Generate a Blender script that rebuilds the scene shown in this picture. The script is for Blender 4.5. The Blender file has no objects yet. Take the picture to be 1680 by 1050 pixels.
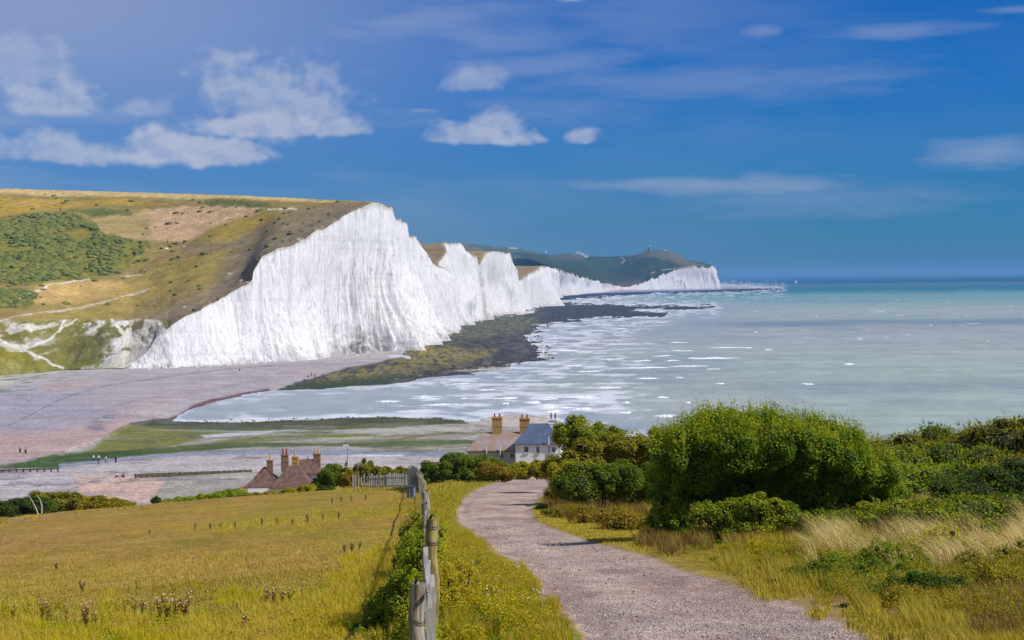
import bpy, bmesh, math, random
import numpy as np
from mathutils import Vector, Matrix, noise as mnoise

# ------------------------------------------------------------------ camera, sky, sun, exposure
sc = bpy.context.scene
COL = sc.collection
F = 2900.0            # focal length in photo pixels (photo is 1680 wide)
CX, HY = 840.0, 456.5 # where the level line of sight falls
ROLL = 0.010          # horizon rises gently to the right
CAMZ = 39.0
cam_d = bpy.data.cameras.new("camera"); cam = bpy.data.objects.new("camera", cam_d); COL.objects.link(cam)
cam_d.sensor_width = 36.0; cam_d.lens = 36.0 * F / 1680.0
cam_d.shift_y = -(525.0 - HY) / 1680.0
cam_d.clip_start = 0.5; cam_d.clip_end = 400000.0
cam.location = (0, 0, CAMZ)
_R = Vector((1, 0, -ROLL)).normalized(); _U = Vector((ROLL, 0, 1)).normalized(); _B = Vector((0, -1, 0))
cam.rotation_euler = Matrix(((_R.x, _U.x, _B.x), (_R.y, _U.y, _B.y), (_R.z, _U.z, _B.z))).to_euler()
sc.camera = cam

SUN_EL, SUN_AZ = math.radians(44), math.radians(110)   # azimuth clockwise from the view direction (+Y)
sun_d = bpy.data.lights.new("sun", 'SUN'); sun_d.energy = 5.0; sun_d.angle = math.radians(0.53); sun_d.color = (1.0, 0.95, 0.87)
sun = bpy.data.objects.new("sun", sun_d); COL.objects.link(sun)
_s = Vector((math.sin(SUN_AZ) * math.cos(SUN_EL), math.cos(SUN_AZ) * math.cos(SUN_EL), math.sin(SUN_EL)))
sun.rotation_euler = _s.to_track_quat('Z', 'Y').to_euler(); sun.location = (60, -20, 120)

sc.view_settings.view_transform = 'Standard'; sc.view_settings.look = 'None'
sc.view_settings.exposure = 0.0; sc.view_settings.gamma = 1.0
sc.cycles.use_denoising = True
sc.cycles.max_bounces = 6; sc.cycles.diffuse_bounces = 3; sc.cycles.glossy_bounces = 2
sc.cycles.transmission_bounces = 2; sc.cycles.transparent_max_bounces = 8; sc.cycles.volume_bounces = 0
sc.cycles.caustics_reflective = False; sc.cycles.caustics_refractive = False


class NT:
    """tiny node-tree helper"""
    def __init__(s, tree): s.t = tree; s.n = tree.nodes; s.l = tree.links
    def node(s, typ, **kw):
        n = s.n.new(typ)
        for k, v in kw.items(): setattr(n, k, v)
        return n
    def put(s, sock, v):
        if isinstance(v, bpy.types.NodeSocket): s.l.new(v, sock)
        else:
            if sock.type == 'RGBA' and len(v) == 3: v = (*v, 1)
            sock.default_value = v
    def m(s, op, a, b=0.0, c=None, clamp=False):
        n = s.node('ShaderNodeMath', operation=op, use_clamp=clamp)
        s.put(n.inputs[0], a); s.put(n.inputs[1], b)
        if c is not None: s.put(n.inputs[2], c)
        return n.outputs[0]
    def noise(s, vec, scale, detail=4, rough=0.55, lac=2.0, typ=None):
        n = s.node('ShaderNodeTexNoise')
        if vec is not None: s.put(n.inputs['Vector'], vec)
        n.inputs['Scale'].default_value = scale; n.inputs['Detail'].default_value = detail
        n.inputs['Roughness'].default_value = rough; n.inputs['Lacunarity'].default_value = lac
        return n.outputs['Fac']
    def ss(s, v, a, b, lo=0.0, hi=1.0):
        n = s.node('ShaderNodeMapRange', interpolation_type='SMOOTHSTEP')
        s.put(n.inputs[0], v); n.inputs[1].default_value = a; n.inputs[2].default_value = b
        n.inputs[3].default_value = lo; n.inputs[4].default_value = hi
        return n.outputs[0]
    def mix(s, f, a, b, mode='MIX'):
        n = s.node('ShaderNodeMix', data_type='RGBA', blend_type=mode)
        s.put(n.inputs[0], f); s.put(n.inputs[6], a); s.put(n.inputs[7], b)
        return n.outputs[2]
    def comb(s, x, y, z):
        n = s.node('ShaderNodeCombineXYZ'); s.put(n.inputs[0], x); s.put(n.inputs[1], y); s.put(n.inputs[2], z)
        return n.outputs[0]
    def vscale(s, vec, sc_):
        n = s.node('ShaderNodeVectorMath', operation='MULTIPLY'); s.put(n.inputs[0], vec); n.inputs[1].default_value = sc_
        return n.outputs[0]


def lin(c):
    c = np.asarray(c, float) / 255.0
    return np.where(c <= 0.04045, c / 12.92, ((c + 0.055) / 1.055) ** 2.4)


def build_world():
    w = bpy.data.worlds.new("World"); sc.world = w; w.use_nodes = True
    N = NT(w.node_tree); N.n.clear()
    out = N.node('ShaderNodeOutputWorld'); bg = N.node('ShaderNodeBackground')
    N.l.new(bg.outputs[0], out.inputs[0]); bg.inputs[1].default_value = 0.1
    sky = N.node('ShaderNodeTexSky', sky_type='NISHITA')
    sky.sun_disc = False; sky.sun_elevation = SUN_EL; sky.sun_rotation = SUN_AZ
    sky.altitude = 100; sky.air_density = 1.0; sky.dust_density = 0.3; sky.ozone_density = 4.0
    tc = N.node('ShaderNodeTexCoord'); sep = N.node('ShaderNodeSeparateXYZ'); N.l.new(tc.outputs['Generated'], sep.inputs[0])
    x, y, z = sep.outputs
    az = N.m('ARCTAN2', x, y)
    hor = N.m('SQRT', N.m('ADD', N.m('MULTIPLY', x, x), N.m('MULTIPLY', y, y)))
    el = N.m('ARCTAN2', z, hor)
    U = N.m('MULTIPLY', az, 29.0); V = N.m('MULTIPLY', el, 29.0)      # 1 unit = 100 photo pixels
    # deeper blue, as the polarised sky of the photograph
    gam = N.node('ShaderNodeGamma'); N.l.new(sky.outputs[0], gam.inputs[0]); gam.inputs[1].default_value = 1.0
    base = N.mix(1.0, gam.outputs[0], SKY_TINT, 'MULTIPLY')
    deep = N.ss(V, -0.2, 4.6)
    rt = N.ss(U, -6.0, 8.5)
    base = N.mix(deep, base, N.mix(1.0, base, SKY_TOP, 'MULTIPLY'))
    base = N.mix(rt, base, N.mix(1.0, base, (0.40, 0.90, 0.97), 'MULTIPLY'))
    P = N.comb(U, V, 0.0)
    # thin high veil, streaked, strongest on the upper left
    vs = N.comb(N.m('MULTIPLY', U, 0.22), N.m('ADD', V, N.m('MULTIPLY', U, 0.03)), 3.0)
    v1 = N.noise(vs, 1.15, 5, 0.55)
    veil = N.m('MULTIPLY', N.ss(v1, 0.36, 0.72), N.m('MULTIPLY', N.ss(U, 7.5, -6.5, 0.1, 0.95), N.ss(V, 0.3, 3.9, 0.25, 1.0)))
    haze_l = N.m('MULTIPLY', N.ss(U, 3.0, -8.0), N.ss(V, 1.2, 4.4, 0.0, 0.95))
    veil = N.m('MAXIMUM', veil, haze_l)
    # streaks at given places: (u, v, ru, rv, strength)
    sn = N.noise(N.comb(N.m('MULTIPLY', U, 0.5), N.m('MULTIPLY', V, 2.6), 7.0), 1.3, 5, 0.6)
    def ell(u, v, ru, rv, up=None):
        dx = N.m('DIVIDE', N.m('SUBTRACT', U, u), ru); dy = N.m('SUBTRACT', V, v)
        if up is None: dy = N.m('DIVIDE', dy, rv)
        else:
            dy = N.m('ADD', N.m('DIVIDE', N.m('MAXIMUM', dy, 0.0), up), N.m('DIVIDE', N.m('MINIMUM', dy, 0.0), rv))
        return N.m('SUBTRACT', 1.0, N.m('SQRT', N.m('ADD', N.m('MULTIPLY', dx, dx), N.m('MULTIPLY', dy, dy))))
    for (px, py, rx, ry, st) in STREAKS:
        e = ell((px - CX) / 100, (HY - py - .01 * (px - CX)) / 100, rx / 100, ry / 100)
        e = N.m('MULTIPLY', N.ss(N.m('ADD', e, N.m('MULTIPLY', N.m('SUBTRACT', sn, 0.5), 1.5)), 0.0, 0.95), st)
        veil = N.m('MAXIMUM', veil, e)
    col = N.mix(N.m('MULTIPLY', veil, 0.62), base, VEIL_COL)
    # cumulus
    wv = N.node('ShaderNodeTexNoise'); N.l.new(P, wv.inputs['Vector']); wv.inputs['Scale'].default_value = 2.2; wv.inputs['Detail'].default_value = 5
    n1 = N.noise(N.comb(U, N.m('MULTIPLY', V, 1.35), 1.0), 1.5, 6, 0.50)
    n2 = N.noise(N.comb(N.m('ADD', U, 0.10), N.m('ADD', N.m('MULTIPLY', V, 1.35), 0.16), 1.0), 1.5, 6, 0.50)   # towards the sun
    f = None
    for (px, py, rx, up, dn, st) in CLOUDS:
        e = ell((px - CX) / 100, (HY - py - .01 * (px - CX)) / 100, rx / 100, dn / 100, up / 100)
        e = N.m('MULTIPLY', N.m('ADD', e, 0.0), 1.0)
        e = N.m('MULTIPLY', N.ss(N.m('ADD', e, N.m('MULTIPLY', N.m('SUBTRACT', n1, 0.50), 1.9)), 0.02, 0.60), st)
        f = e if f is None else N.m('MAXIMUM', f, e)
    lit = N.ss(N.m('SUBTRACT', n1, n2), -0.14, 0.10)
    ccol = N.mix(lit, CLOUD_DARK, CLOUD_LIT)
    col = N.mix(f, col, ccol)
    N.l.new(col, bg.inputs[0])

SKY_TINT = (0.185, 0.40, 0.80)
SKY_TOP = (0.46, 0.94, 1.10)
VEIL_COL = (3.9, 4.4, 5.9)
CLOUD_DARK = (3.6, 4.3, 6.2)
CLOUD_LIT = (5.0, 5.4, 6.7)
STREAKS = [(1180, 305, 330, 24, .75), (1610, 258, 150, 34, .75), (1450, 62, 190, 20, .55), (1255, 58, 50, 16, .55), (1180, 135, 480, 46, .40), (1240, 295, 90, 18, .6),
           (1650, 35, 80, 9, .45), (900, 110, 300, 40, .5), (690, 183, 60, 8, .7), (350, 120, 420, 60, .6), (940, 4, 40, 6, .9), (1350, 330, 400, 40, .35)]
# px, py of the base line, half width, height above, depth below, strength
CLOUDS = [(262, 258, 90, 62, 20, .86), (350, 260, 105, 44, 18, .80), (110, 262, 100, 52, 20, .70), (10, 252, 50, 28, 14, .45), (110, 185, 105, 62, 18, .64), (70, 130, 80, 70, 50, .40),
          (450, 180, 180, 104, 60, .60), (430, 214, 150, 50, 20, .80), (565, 212, 62, 30, 16, .66), (790, 228, 135, 32, 14, .74), (824, 206, 60, 46, 22, .64),
          (780, 140, 72, 42, 18, .50), (957, 228, 42, 26, 12, .62), (240, 185, 70, 32, 18, .40)]
build_world()

# ------------------------------------------------------------------ photo geometry, noise, mesh helpers
def P(px, py, d):
    """the world point seen at photo pixel (px, py), d metres out along the level view direction"""
    v = (py - HY) + ROLL * (px - CX); u = (px - CX) - ROLL * (py - HY)
    return (u / F * d, d * 1.0, CAMZ - v / F * d)

def proj(x, y, z):
    v = (CAMZ - z) / y * F; u = x / y * F
    return CX + u + ROLL * v, HY + v - ROLL * u

def _h(ix, iy, iz, seed):
    h = (ix.astype(np.int64) * 374761393 + iy.astype(np.int64) * 668265263 + iz.astype(np.int64) * 2147483647 + seed * 974634777) & 0xffffffff
    h = ((h ^ (h >> 13)) * 1274126177) & 0xffffffff
    h = ((h ^ (h >> 16)) * 2246822519) & 0xffffffff
    return ((h ^ (h >> 15)) & 0xffffff) / float(0xffffff)

def vn(x, y, z=None, seed=0):
    x = np.asarray(x, float); y = np.asarray(y, float)
    x, y = np.broadcast_arrays(x, y)
    ix = np.floor(x); iy = np.floor(y); fx = x - ix; fy = y - iy
    fx = fx * fx * (3 - 2 * fx); fy = fy * fy * (3 - 2 * fy)
    def lay(iz):
        a = _h(ix, iy, iz, seed); b = _h(ix + 1, iy, iz, seed); c = _h(ix, iy + 1, iz, seed); e = _h(ix + 1, iy + 1, iz, seed)
        return (a * (1 - fx) + b * fx) * (1 - fy) + (c * (1 - fx) + e * fx) * fy
    if z is None: return lay(np.zeros_like(ix)) * 2 - 1
    z = np.broadcast_to(np.asarray(z, float), x.shape); iz = np.floor(z); fz = z - iz; fz = fz * fz * (3 - 2 * fz)
    return (lay(iz) * (1 - fz) + lay(iz + 1) * fz) * 2 - 1

def fbm(x, y, z=None, o=4, seed=0, g=0.5):
    t = 0; a = 1.0; s = 0; k = 1.0
    for i in range(o):
        t = t + a * vn(np.asarray(x) * k, np.asarray(y) * k, None if z is None else np.asarray(z) * k, seed + i * 17); s += a; a *= g; k *= 2.03
    return t / s * 1.5

def smooth(a, b, x):
    t = np.clip((x - a) / (b - a), 0, 1); return t * t * (3 - 2 * t)

def mk(name, verts, faces, mat=None, parent=None, col=None, shade=False, kind=None, mats=None, mi=None):
    """faces: an (M,k) array or a list of such arrays"""
    if not isinstance(faces, (list, tuple)): faces = [faces]
    faces = [np.asarray(f, np.int32) for f in faces if len(f)]
    me = bpy.data.meshes.new(name); verts = np.asarray(verts, np.float32)
    me.vertices.add(len(verts)); me.vertices.foreach_set('co', verts.ravel())
    loops = np.concatenate([f.ravel() for f in faces]); tot = np.concatenate([np.full(len(f), f.shape[1], np.int32) for f in faces])
    st = np.concatenate([[0], np.cumsum(tot)[:-1]]).astype(np.int32)
    me.loops.add(len(loops)); me.loops.foreach_set('vertex_index', loops)
    me.polygons.add(len(tot)); me.polygons.foreach_set('loop_start', st); me.polygons.foreach_set('loop_total', tot)
    if shade: me.polygons.foreach_set('use_smooth', np.ones(len(tot), bool))
    if mi is not None: me.polygons.foreach_set('material_index', np.asarray(mi, np.int32))
    me.update(calc_edges=True); me.validate()
    if col is not None:
        at = me.color_attributes.new('Col', 'FLOAT_COLOR', 'POINT')
        c = np.ones((len(verts), 4), np.float32); c[:, :col.shape[1]] = col; at.data.foreach_set('color', c.ravel())
    for m_ in (mats or ([mat] if mat else [])): me.materials.append(m_)
    ob = bpy.data.objects.new(name, me); COL.objects.link(ob)
    if parent: ob.parent = parent
    if kind: ob['kind'] = kind
    return ob

def grid_faces(nr, nc):
    i = np.arange(nr - 1)[:, None] * nc + np.arange(nc - 1)[None, :]
    i = i.ravel(); return np.stack([i, i + 1, i + nc + 1, i + nc], 1)

def tag(o, label=None, cat=None, group=None, kind=None):
    if label: o['label'] = label
    if cat: o['category'] = cat
    if group: o['group'] = group
    if kind: o['kind'] = kind
    return o

def empty(name, loc, rz=0.0):
    o = bpy.data.objects.new(name, None); COL.objects.link(o); o.location = loc; o.rotation_euler = (0, 0, rz); o.empty_display_size = 0.3
    return o

def copy_tree(o, parent=None):
    c = o.copy(); COL.objects.link(c)
    if parent: c.parent = parent
    for ch in [k for k in o.children]: copy_tree(ch, c)
    return c

def sdf(px, py, poly):
    """signed distance, positive inside"""
    n = len(poly); best = np.full(px.shape, 1e18); inside = np.zeros(px.shape, bool)
    for i in range(n):
        x0, y0 = poly[i]; x1, y1 = poly[(i + 1) % n]; dx, dy = x1 - x0, y1 - y0
        t = np.clip(((px - x0) * dx + (py - y0) * dy) / (dx * dx + dy * dy + 1e-9), 0, 1)
        best = np.minimum(best, (px - x0 - t * dx) ** 2 + (py - y0 - t * dy) ** 2)
        if dy != 0:
            c = ((y0 > py) != (y1 > py)) & (px < (x1 - x0) * (py - y0) / dy + x0); inside ^= c
    return np.where(inside, 1, -1) * np.sqrt(best)

def dline(px, py, pts):
    best = np.full(px.shape, 1e18)
    for (x0, y0), (x1, y1) in zip(pts[:-1], pts[1:]):
        dx, dy = x1 - x0, y1 - y0
        t = np.clip(((px - x0) * dx + (py - y0) * dy) / (dx * dx + dy * dy + 1e-9), 0, 1)
        best = np.minimum(best, (px - x0 - t * dx) ** 2 + (py - y0 - t * dy) ** 2)
    return np.sqrt(best)

def mixc(col, m, c):
    return col * (1 - m[..., None]) + lin(c) * m[..., None]

# ------------------------------------------------------------------ materials
def mat_base(name):
    m = bpy.data.materials.new(name); m.use_nodes = True
    N = NT(m.node_tree); b = N.n['Principled BSDF']; return m, N, b

def mat_ground(name, gain=1.0, scales=((0.2, .25), (1.5, .3), (9, .25)), bump=0.15, bscale=3.0, rough=0.95, spec=0.1, stretch=None, dist=0.05):
    """base colour = the surface's own patch colours times procedural variation"""
    m, N, b = mat_base(name)
    at = N.node('ShaderNodeAttribute', attribute_name='Col'); tc = N.node('ShaderNodeTexCoord')
    v = tc.outputs['Object']
    if stretch: v = N.vscale(v, stretch)
    f = None
    for s_, a in scales:
        n = N.noise(v, s_, 5, 0.6); k = N.ss(n, 0.3, 0.7, 1 - a, 1 + a)
        f = k if f is None else N.m('MULTIPLY', f, k)
    f = N.m('MULTIPLY', f, gain)
    mx = N.node('ShaderNodeVectorMath', operation='SCALE'); N.l.new(at.outputs['Color'], mx.inputs[0]); N.put(mx.inputs['Scale'], f)
    N.l.new(mx.outputs[0], b.inputs['Base Color'])
    b.inputs['Roughness'].default_value = rough; b.inputs['Specular IOR Level'].default_value = spec
    if bump:
        bn = N.node('ShaderNodeBump'); bn.inputs['Strength'].default_value = bump; bn.inputs['Distance'].default_value = dist
        N.l.new(N.noise(v, bscale, 5, 0.65), bn.inputs['Height']); N.l.new(bn.outputs[0], b.inputs['Normal'])
    return m

def mat_plain(name, col, rough=0.8, var=0.15, scale=6.0, spec=0.3, metal=0.0, bump=0.0, bscale=20., dist=.01, stretch=None, col2=None):
    m, N, b = mat_base(name); tc = N.node('ShaderNodeTexCoord'); v = tc.outputs['Object']
    if stretch: v = N.vscale(v, stretch)
    c = lin(col); n = N.noise(v, scale, 5, 0.6)
    a = tuple(np.clip(c * (1 - var), 0, 1)) if col2 is None else tuple(lin(col2)); bb = tuple(np.clip(c * (1 + var), 0, 1))
    N.l.new(N.mix(N.ss(n, 0.32, 0.68), a, bb), b.inputs['Base Color'])
    b.inputs['Roughness'].default_value = rough; b.inputs['Specular IOR Level'].default_value = spec; b.inputs['Metallic'].default_value = metal
    if bump:
        bn = N.node('ShaderNodeBump'); bn.inputs['Strength'].default_value = bump; bn.inputs['Distance'].default_value = dist
        N.l.new(N.noise(v, bscale, 5, 0.65), bn.inputs['Height']); N.l.new(bn.outputs[0], b.inputs['Normal'])
    return m

def mat_leaf(name, cols, trans=0.25, patch=0.6, rough=0.55, pscale=0.9, spec=0.25):
    """colour per leaf or blade (random per island) plus larger patches; thin translucent leaves"""
    m, N, b = mat_base(name)
    geo = N.node('ShaderNodeNewGeometry'); tc = N.node('ShaderNodeTexCoord')
    n = N.noise(tc.outputs['Object'], pscale, 3, 0.6)
    f = N.m('ADD', N.m('MULTIPLY', geo.outputs['Random Per Island'], 1 - patch), N.m('MULTIPLY', N.ss(n, .28, .72), patch))
    cr = N.node('ShaderNodeValToRGB'); N.l.new(f, cr.inputs[0]); e = cr.color_ramp.elements
    for i, c in enumerate(cols):
        p = i / (len(cols) - 1)
        el = e[i] if i < 2 else e.new(p)
        el.position = p; el.color = (*lin(c), 1)
    # keep order right when more than two stops were added
    e = cr.color_ramp.elements
    for i, c in enumerate(cols): e[i].position = i / (len(cols) - 1); e[i].color = (*lin(c), 1)
    N.l.new(cr.outputs[0], b.inputs['Base Color']); b.inputs['Roughness'].default_value = rough; b.inputs['Specular IOR Level'].default_value = spec
    tr = N.node('ShaderNodeBsdfTranslucent'); N.l.new(cr.outputs[0], tr.inputs[0])
    ms = N.node('ShaderNodeMixShader'); ms.inputs[0].default_value = trans
    N.l.new(b.outputs[0], ms.inputs[1]); N.l.new(tr.outputs[0], ms.inputs[2])
    N.l.new(ms.outputs[0], N.n['Material Output'].inputs[0])
    return m

# ------------------------------------------------------------------ sea
def level_rows(v0, v1, step):
    return np.arange(v0, v1, step)

def frame_cols():
    return np.concatenate([np.linspace(-5000, -1000, 18), np.arange(-960, 961, 1.3), np.linspace(1000, 6000, 20)])

# outline of everything that stands above the water (photo pixels of its edge)
LAND = [(1282, 474.5), (1240, 476.5), (1180, 478), (1100, 479.5), (1062, 481), (1010, 484), (960, 487.5), (935, 490), (905, 496), (940, 498.5),
        (985, 500), (1060, 501), (1172, 502.5), (1168, 505.5), (1060, 506), (1010, 508.5), (1095, 512), (1090, 517), (975, 519), (925, 525), (895, 532), (872, 540), (860, 550),
        (866, 560), (892, 566), (872, 574), (890, 584), (862, 592), (830, 600), (780, 608), (700, 616), (640, 626), (580, 630), (520, 635), (458, 637), (440, 640), (400, 646), (350, 656), (318, 666), (296, 678),
        (278, 689), (330, 692), (450, 689), (560, 684), (650, 681), (720, 683), (765, 690), (800, 691), (790, 686), (830, 682), (880, 683), (915, 689), (1000, 712), (1100, 740),
        (1300, 770), (2200, 800), (2200, 1500), (-1500, 1500), (-1500, 560), (0, 585), (215, 590), (400, 580), (600, 560), (650, 540), (700, 528), (760, 505), (845, 500), (860, 485), (900, 478), (1000, 470), (1180, 468)]

def make_sea():
    v = np.concatenate([[2.2, 2.6, 3.2], np.arange(4, 40, .7), np.arange(40, 262, 1.1), [300, 360, 460]])
    u = frame_cols(); VV, UU = np.meshgrid(v, u, indexing='ij')
    y = CAMZ * F / VV; x = UU / F * y; z = np.zeros_like(x)
    px = CX + UU + ROLL * VV; py = HY + VV - ROLL * UU
    c = np.ones(px.shape + (3,)) * lin((160, 176, 176))
    n_big = fbm(x / 260, y / 600, o=4, seed=3); n_mid = fbm(x / 60, y / 140, o=4, seed=5); n_f = fbm(x / 11, y / 22, o=5, seed=8)
    # milky water, greener to the right, greyer towards the beach
    c = mixc(c, smooth(1000, 1500, px + 120 * n_big), (162, 184, 178))
    c = mixc(c, smooth(.0, .7, n_big) * .5, (168, 170, 182))
    c = mixc(c, smooth(.1, .8, n_mid) * .45, (140, 158, 172))
    c = mixc(c, smooth(.2, .9, -n_mid) * .40, (180, 190, 186))
    # deeper, clearer water far out
    c = mixc(c, smooth(62, 34, VV + 7 * n_big) * smooth(950, 1150, px) * .9, (116, 164, 168))
    c = mixc(c, smooth(34, 24, VV + 3 * n_mid), (52, 124, 140))
    c = mixc(c, smooth(20.5, 18.5, VV + 1.5 * n_mid) * smooth(14, 16, VV), (84, 120, 136))
    c = mixc(c, smooth(14.5, 12.5, VV + .6 * n_mid), (0, 84, 108))
    c = mixc(c, smooth(6, 2, VV), (0, 74, 104))
    b = np.exp(-((VV - 79 - 2 * n_mid) / 6.0) ** 2) * smooth(1000, 1250, px)  # cloud shadow on the water, painted as a darker band
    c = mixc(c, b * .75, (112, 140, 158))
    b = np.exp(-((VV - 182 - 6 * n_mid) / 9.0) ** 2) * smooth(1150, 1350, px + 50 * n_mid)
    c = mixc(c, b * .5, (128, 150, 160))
    c = mixc(c, smooth(215, 240, py) * 0, (160, 170, 180))
    swell = fbm(x / 70 + y / 300, y / 13, o=4, seed=19)
    c = c * np.array([.98, .90, .82]) * (1 + .09 * n_f + .10 * swell * smooth(30, 70, VV))[..., None]
    # shallow water close to the shore, and surf
    sd = -sdf(px, py, LAND)
    scale = 1.0
    c = mixc(c, smooth(60, 0, sd) * smooth(480, 520, py) * .5, (150, 162, 178))
    fo = fbm(x / 9, y / 13, o=5, seed=21, g=.6)
    zone = (smooth(620, 760, px) * smooth(1180, 980, px) * smooth(480, 530, py) * smooth(700, 640, py)) * .9 + smooth(26, 2, sd) * .9
    zone = np.clip(zone + smooth(640, 675, py) * smooth(1150, 980, px) * smooth(560, 640, px) * .7 + smooth(620, 700, px) * .02, 0, 1)
    ridg = 1 - np.abs(fbm(x / 30, y / 22, o=4, seed=31))
    foam = smooth(.60, .86, ridg * .52 + fo * .38 + zone * .30) * zone
    c = mixc(c, np.clip(foam * 1.0, 0, 1) * .8, (232, 232, 234))
    edge = smooth(5, .5, sd + 2.5 * fo) * smooth(.0, 1.5, sd + 2)
    c = mixc(c, edge * .75, (224, 226, 232))
    # small scattered whitecaps further out
    wc = smooth(.92, 1.05, fbm(x / 26, y / 60, o=3, seed=77) + .1 * fo) * smooth(470, 490, py)
    c = mixc(c, wc * .5, (220, 226, 230))
    m, N, bs = mat_base('sea_water')
    at = N.node('ShaderNodeAttribute', attribute_name='Col'); tc = N.node('ShaderNodeTexCoord')
    vec = N.vscale(tc.outputs['Object'], (1.0, .55, 1.0))
    nn = N.noise(vec, .12, 5, .6); mx = N.node('ShaderNodeVectorMath', operation='SCALE'); N.l.new(at.outputs['Color'], mx.inputs[0])
    N.put(mx.inputs['Scale'], N.ss(nn, .3, .7, SEA_GAIN * .93, SEA_GAIN * 1.07)); N.l.new(mx.outputs[0], bs.inputs['Base Color'])
    bs.inputs['Roughness'].default_value = .45; bs.inputs['IOR'].default_value = 1.33; bs.inputs['Specular IOR Level'].default_value = .16
    bn = N.node('ShaderNodeBump'); bn.inputs['Strength'].default_value = .6; bn.inputs['Distance'].default_value = .6
    h = N.m('ADD', N.noise(vec, .22, 4, .6), N.m('MULTIPLY', N.noise(vec, .05, 3, .5), 1.5))
    N.l.new(h, bn.inputs['Height']); N.l.new(bn.outputs[0], bs.inputs['Normal'])
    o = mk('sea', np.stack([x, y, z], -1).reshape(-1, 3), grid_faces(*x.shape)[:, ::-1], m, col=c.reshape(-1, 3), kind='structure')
    # the water goes on behind and to the sides of the viewpoint
    return o
SEA_GAIN = 0.92
make_sea()

# breaking crests: low ridges of foam lying on the water
def make_whitecaps():
    rng = np.random.default_rng(5); V_, F_, n0 = [], [], 0
    spots = [(1120, 576, 22), (1180, 588, 42), (1070, 603, 45), (1130, 601, 30), (1060, 621, 26), (1000, 637, 22), (1392, 598, 13), (1325, 631, 9), (940, 600, 25), (900, 652, 30), (960, 653, 30),
             (835, 654, 18), (870, 661, 20), (825, 655, 22), (765, 655, 16), (900, 655, 24), (1030, 678, 14), (1090, 683, 24), (1020, 565, 20), (1110, 562, 16), (1190, 570, 34), (960, 610, 22),
             (1230, 571, 8), (1260, 574, 9), (1000, 590, 26), (1055, 592, 18), (800, 640, 20), (760, 630, 18), (700, 652, 30), (640, 660, 34), (720, 664, 40), (1140, 588, 18), (1085, 585, 24), (900, 668, 30), (960, 672, 22),
             (930, 575, 20), (960, 560, 22), (985, 548, 18), (1020, 540, 16), (1170, 606, 16), (1110, 620, 12), (1240, 545, 5), (1410, 556, 3), (1620, 560, 3), (1340, 520, 3)]
    for _ in range(12):
        spots.append((rng.uniform(700, 1180), rng.uniform(535, 680), rng.uniform(6, 18)))
    for _ in range(4):
        spots.append((rng.uniform(1150, 1690), rng.uniform(480, 600), rng.uniform(1.5, 3)))
    for (px, py, hw) in spots:
        v = (py - HY) + ROLL * (px - CX)
        d = CAMZ * F / v; x, y, _z = P(px, py, d); L = hw / F * d; dep = min(7.0, 1.1 + .22 * L); seed = rng.uniform(0, 1000)
        for k in range(rng.integers(2, 5)):
            oy = rng.normal(0, dep * 1.0); ox = rng.normal(0, L * .25); l2 = L * rng.uniform(.35, .9); n = 26
            t = np.linspace(-1, 1, n); xx = x + ox + t * l2; mid = y + oy + .16 * l2 * np.sin(t * 2 + seed) * rng.uniform(-1, 1) + fbm(xx / 2.5, np.full(n, seed)) * dep * .35
            w = dep * np.clip(1 - t * t, 0, 1) ** .8 * (.25 + .5 * np.abs(fbm(xx / 3, np.full(n, seed + 9)))) * rng.uniform(.3, .8) + .02
            hgt = .5 * np.clip(1 - t * t, 0, 1) * (.4 + .6 * np.abs(fbm(xx / 2, np.full(n, seed + 4))))
            near = np.stack([xx, mid - w, np.full(n, .03)], 1); top = np.stack([xx, mid, .05 + hgt], 1); far = np.stack([xx, mid + w, np.full(n, .03)], 1)
            V_.append(np.concatenate([near, top, far])); g = grid_faces(3, n) + n0; F_.append(g); n0 += 3 * n
    m = mat_plain('sea_foam', (226, 232, 236), .9, .12, 1.2, .1)
    o = mk('breaking_surf', np.concatenate(V_), np.concatenate(F_), m, kind='stuff')
    tag(o, 'white foam of small waves breaking on the pale shallow sea', 'surf')
make_whitecaps()

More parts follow.
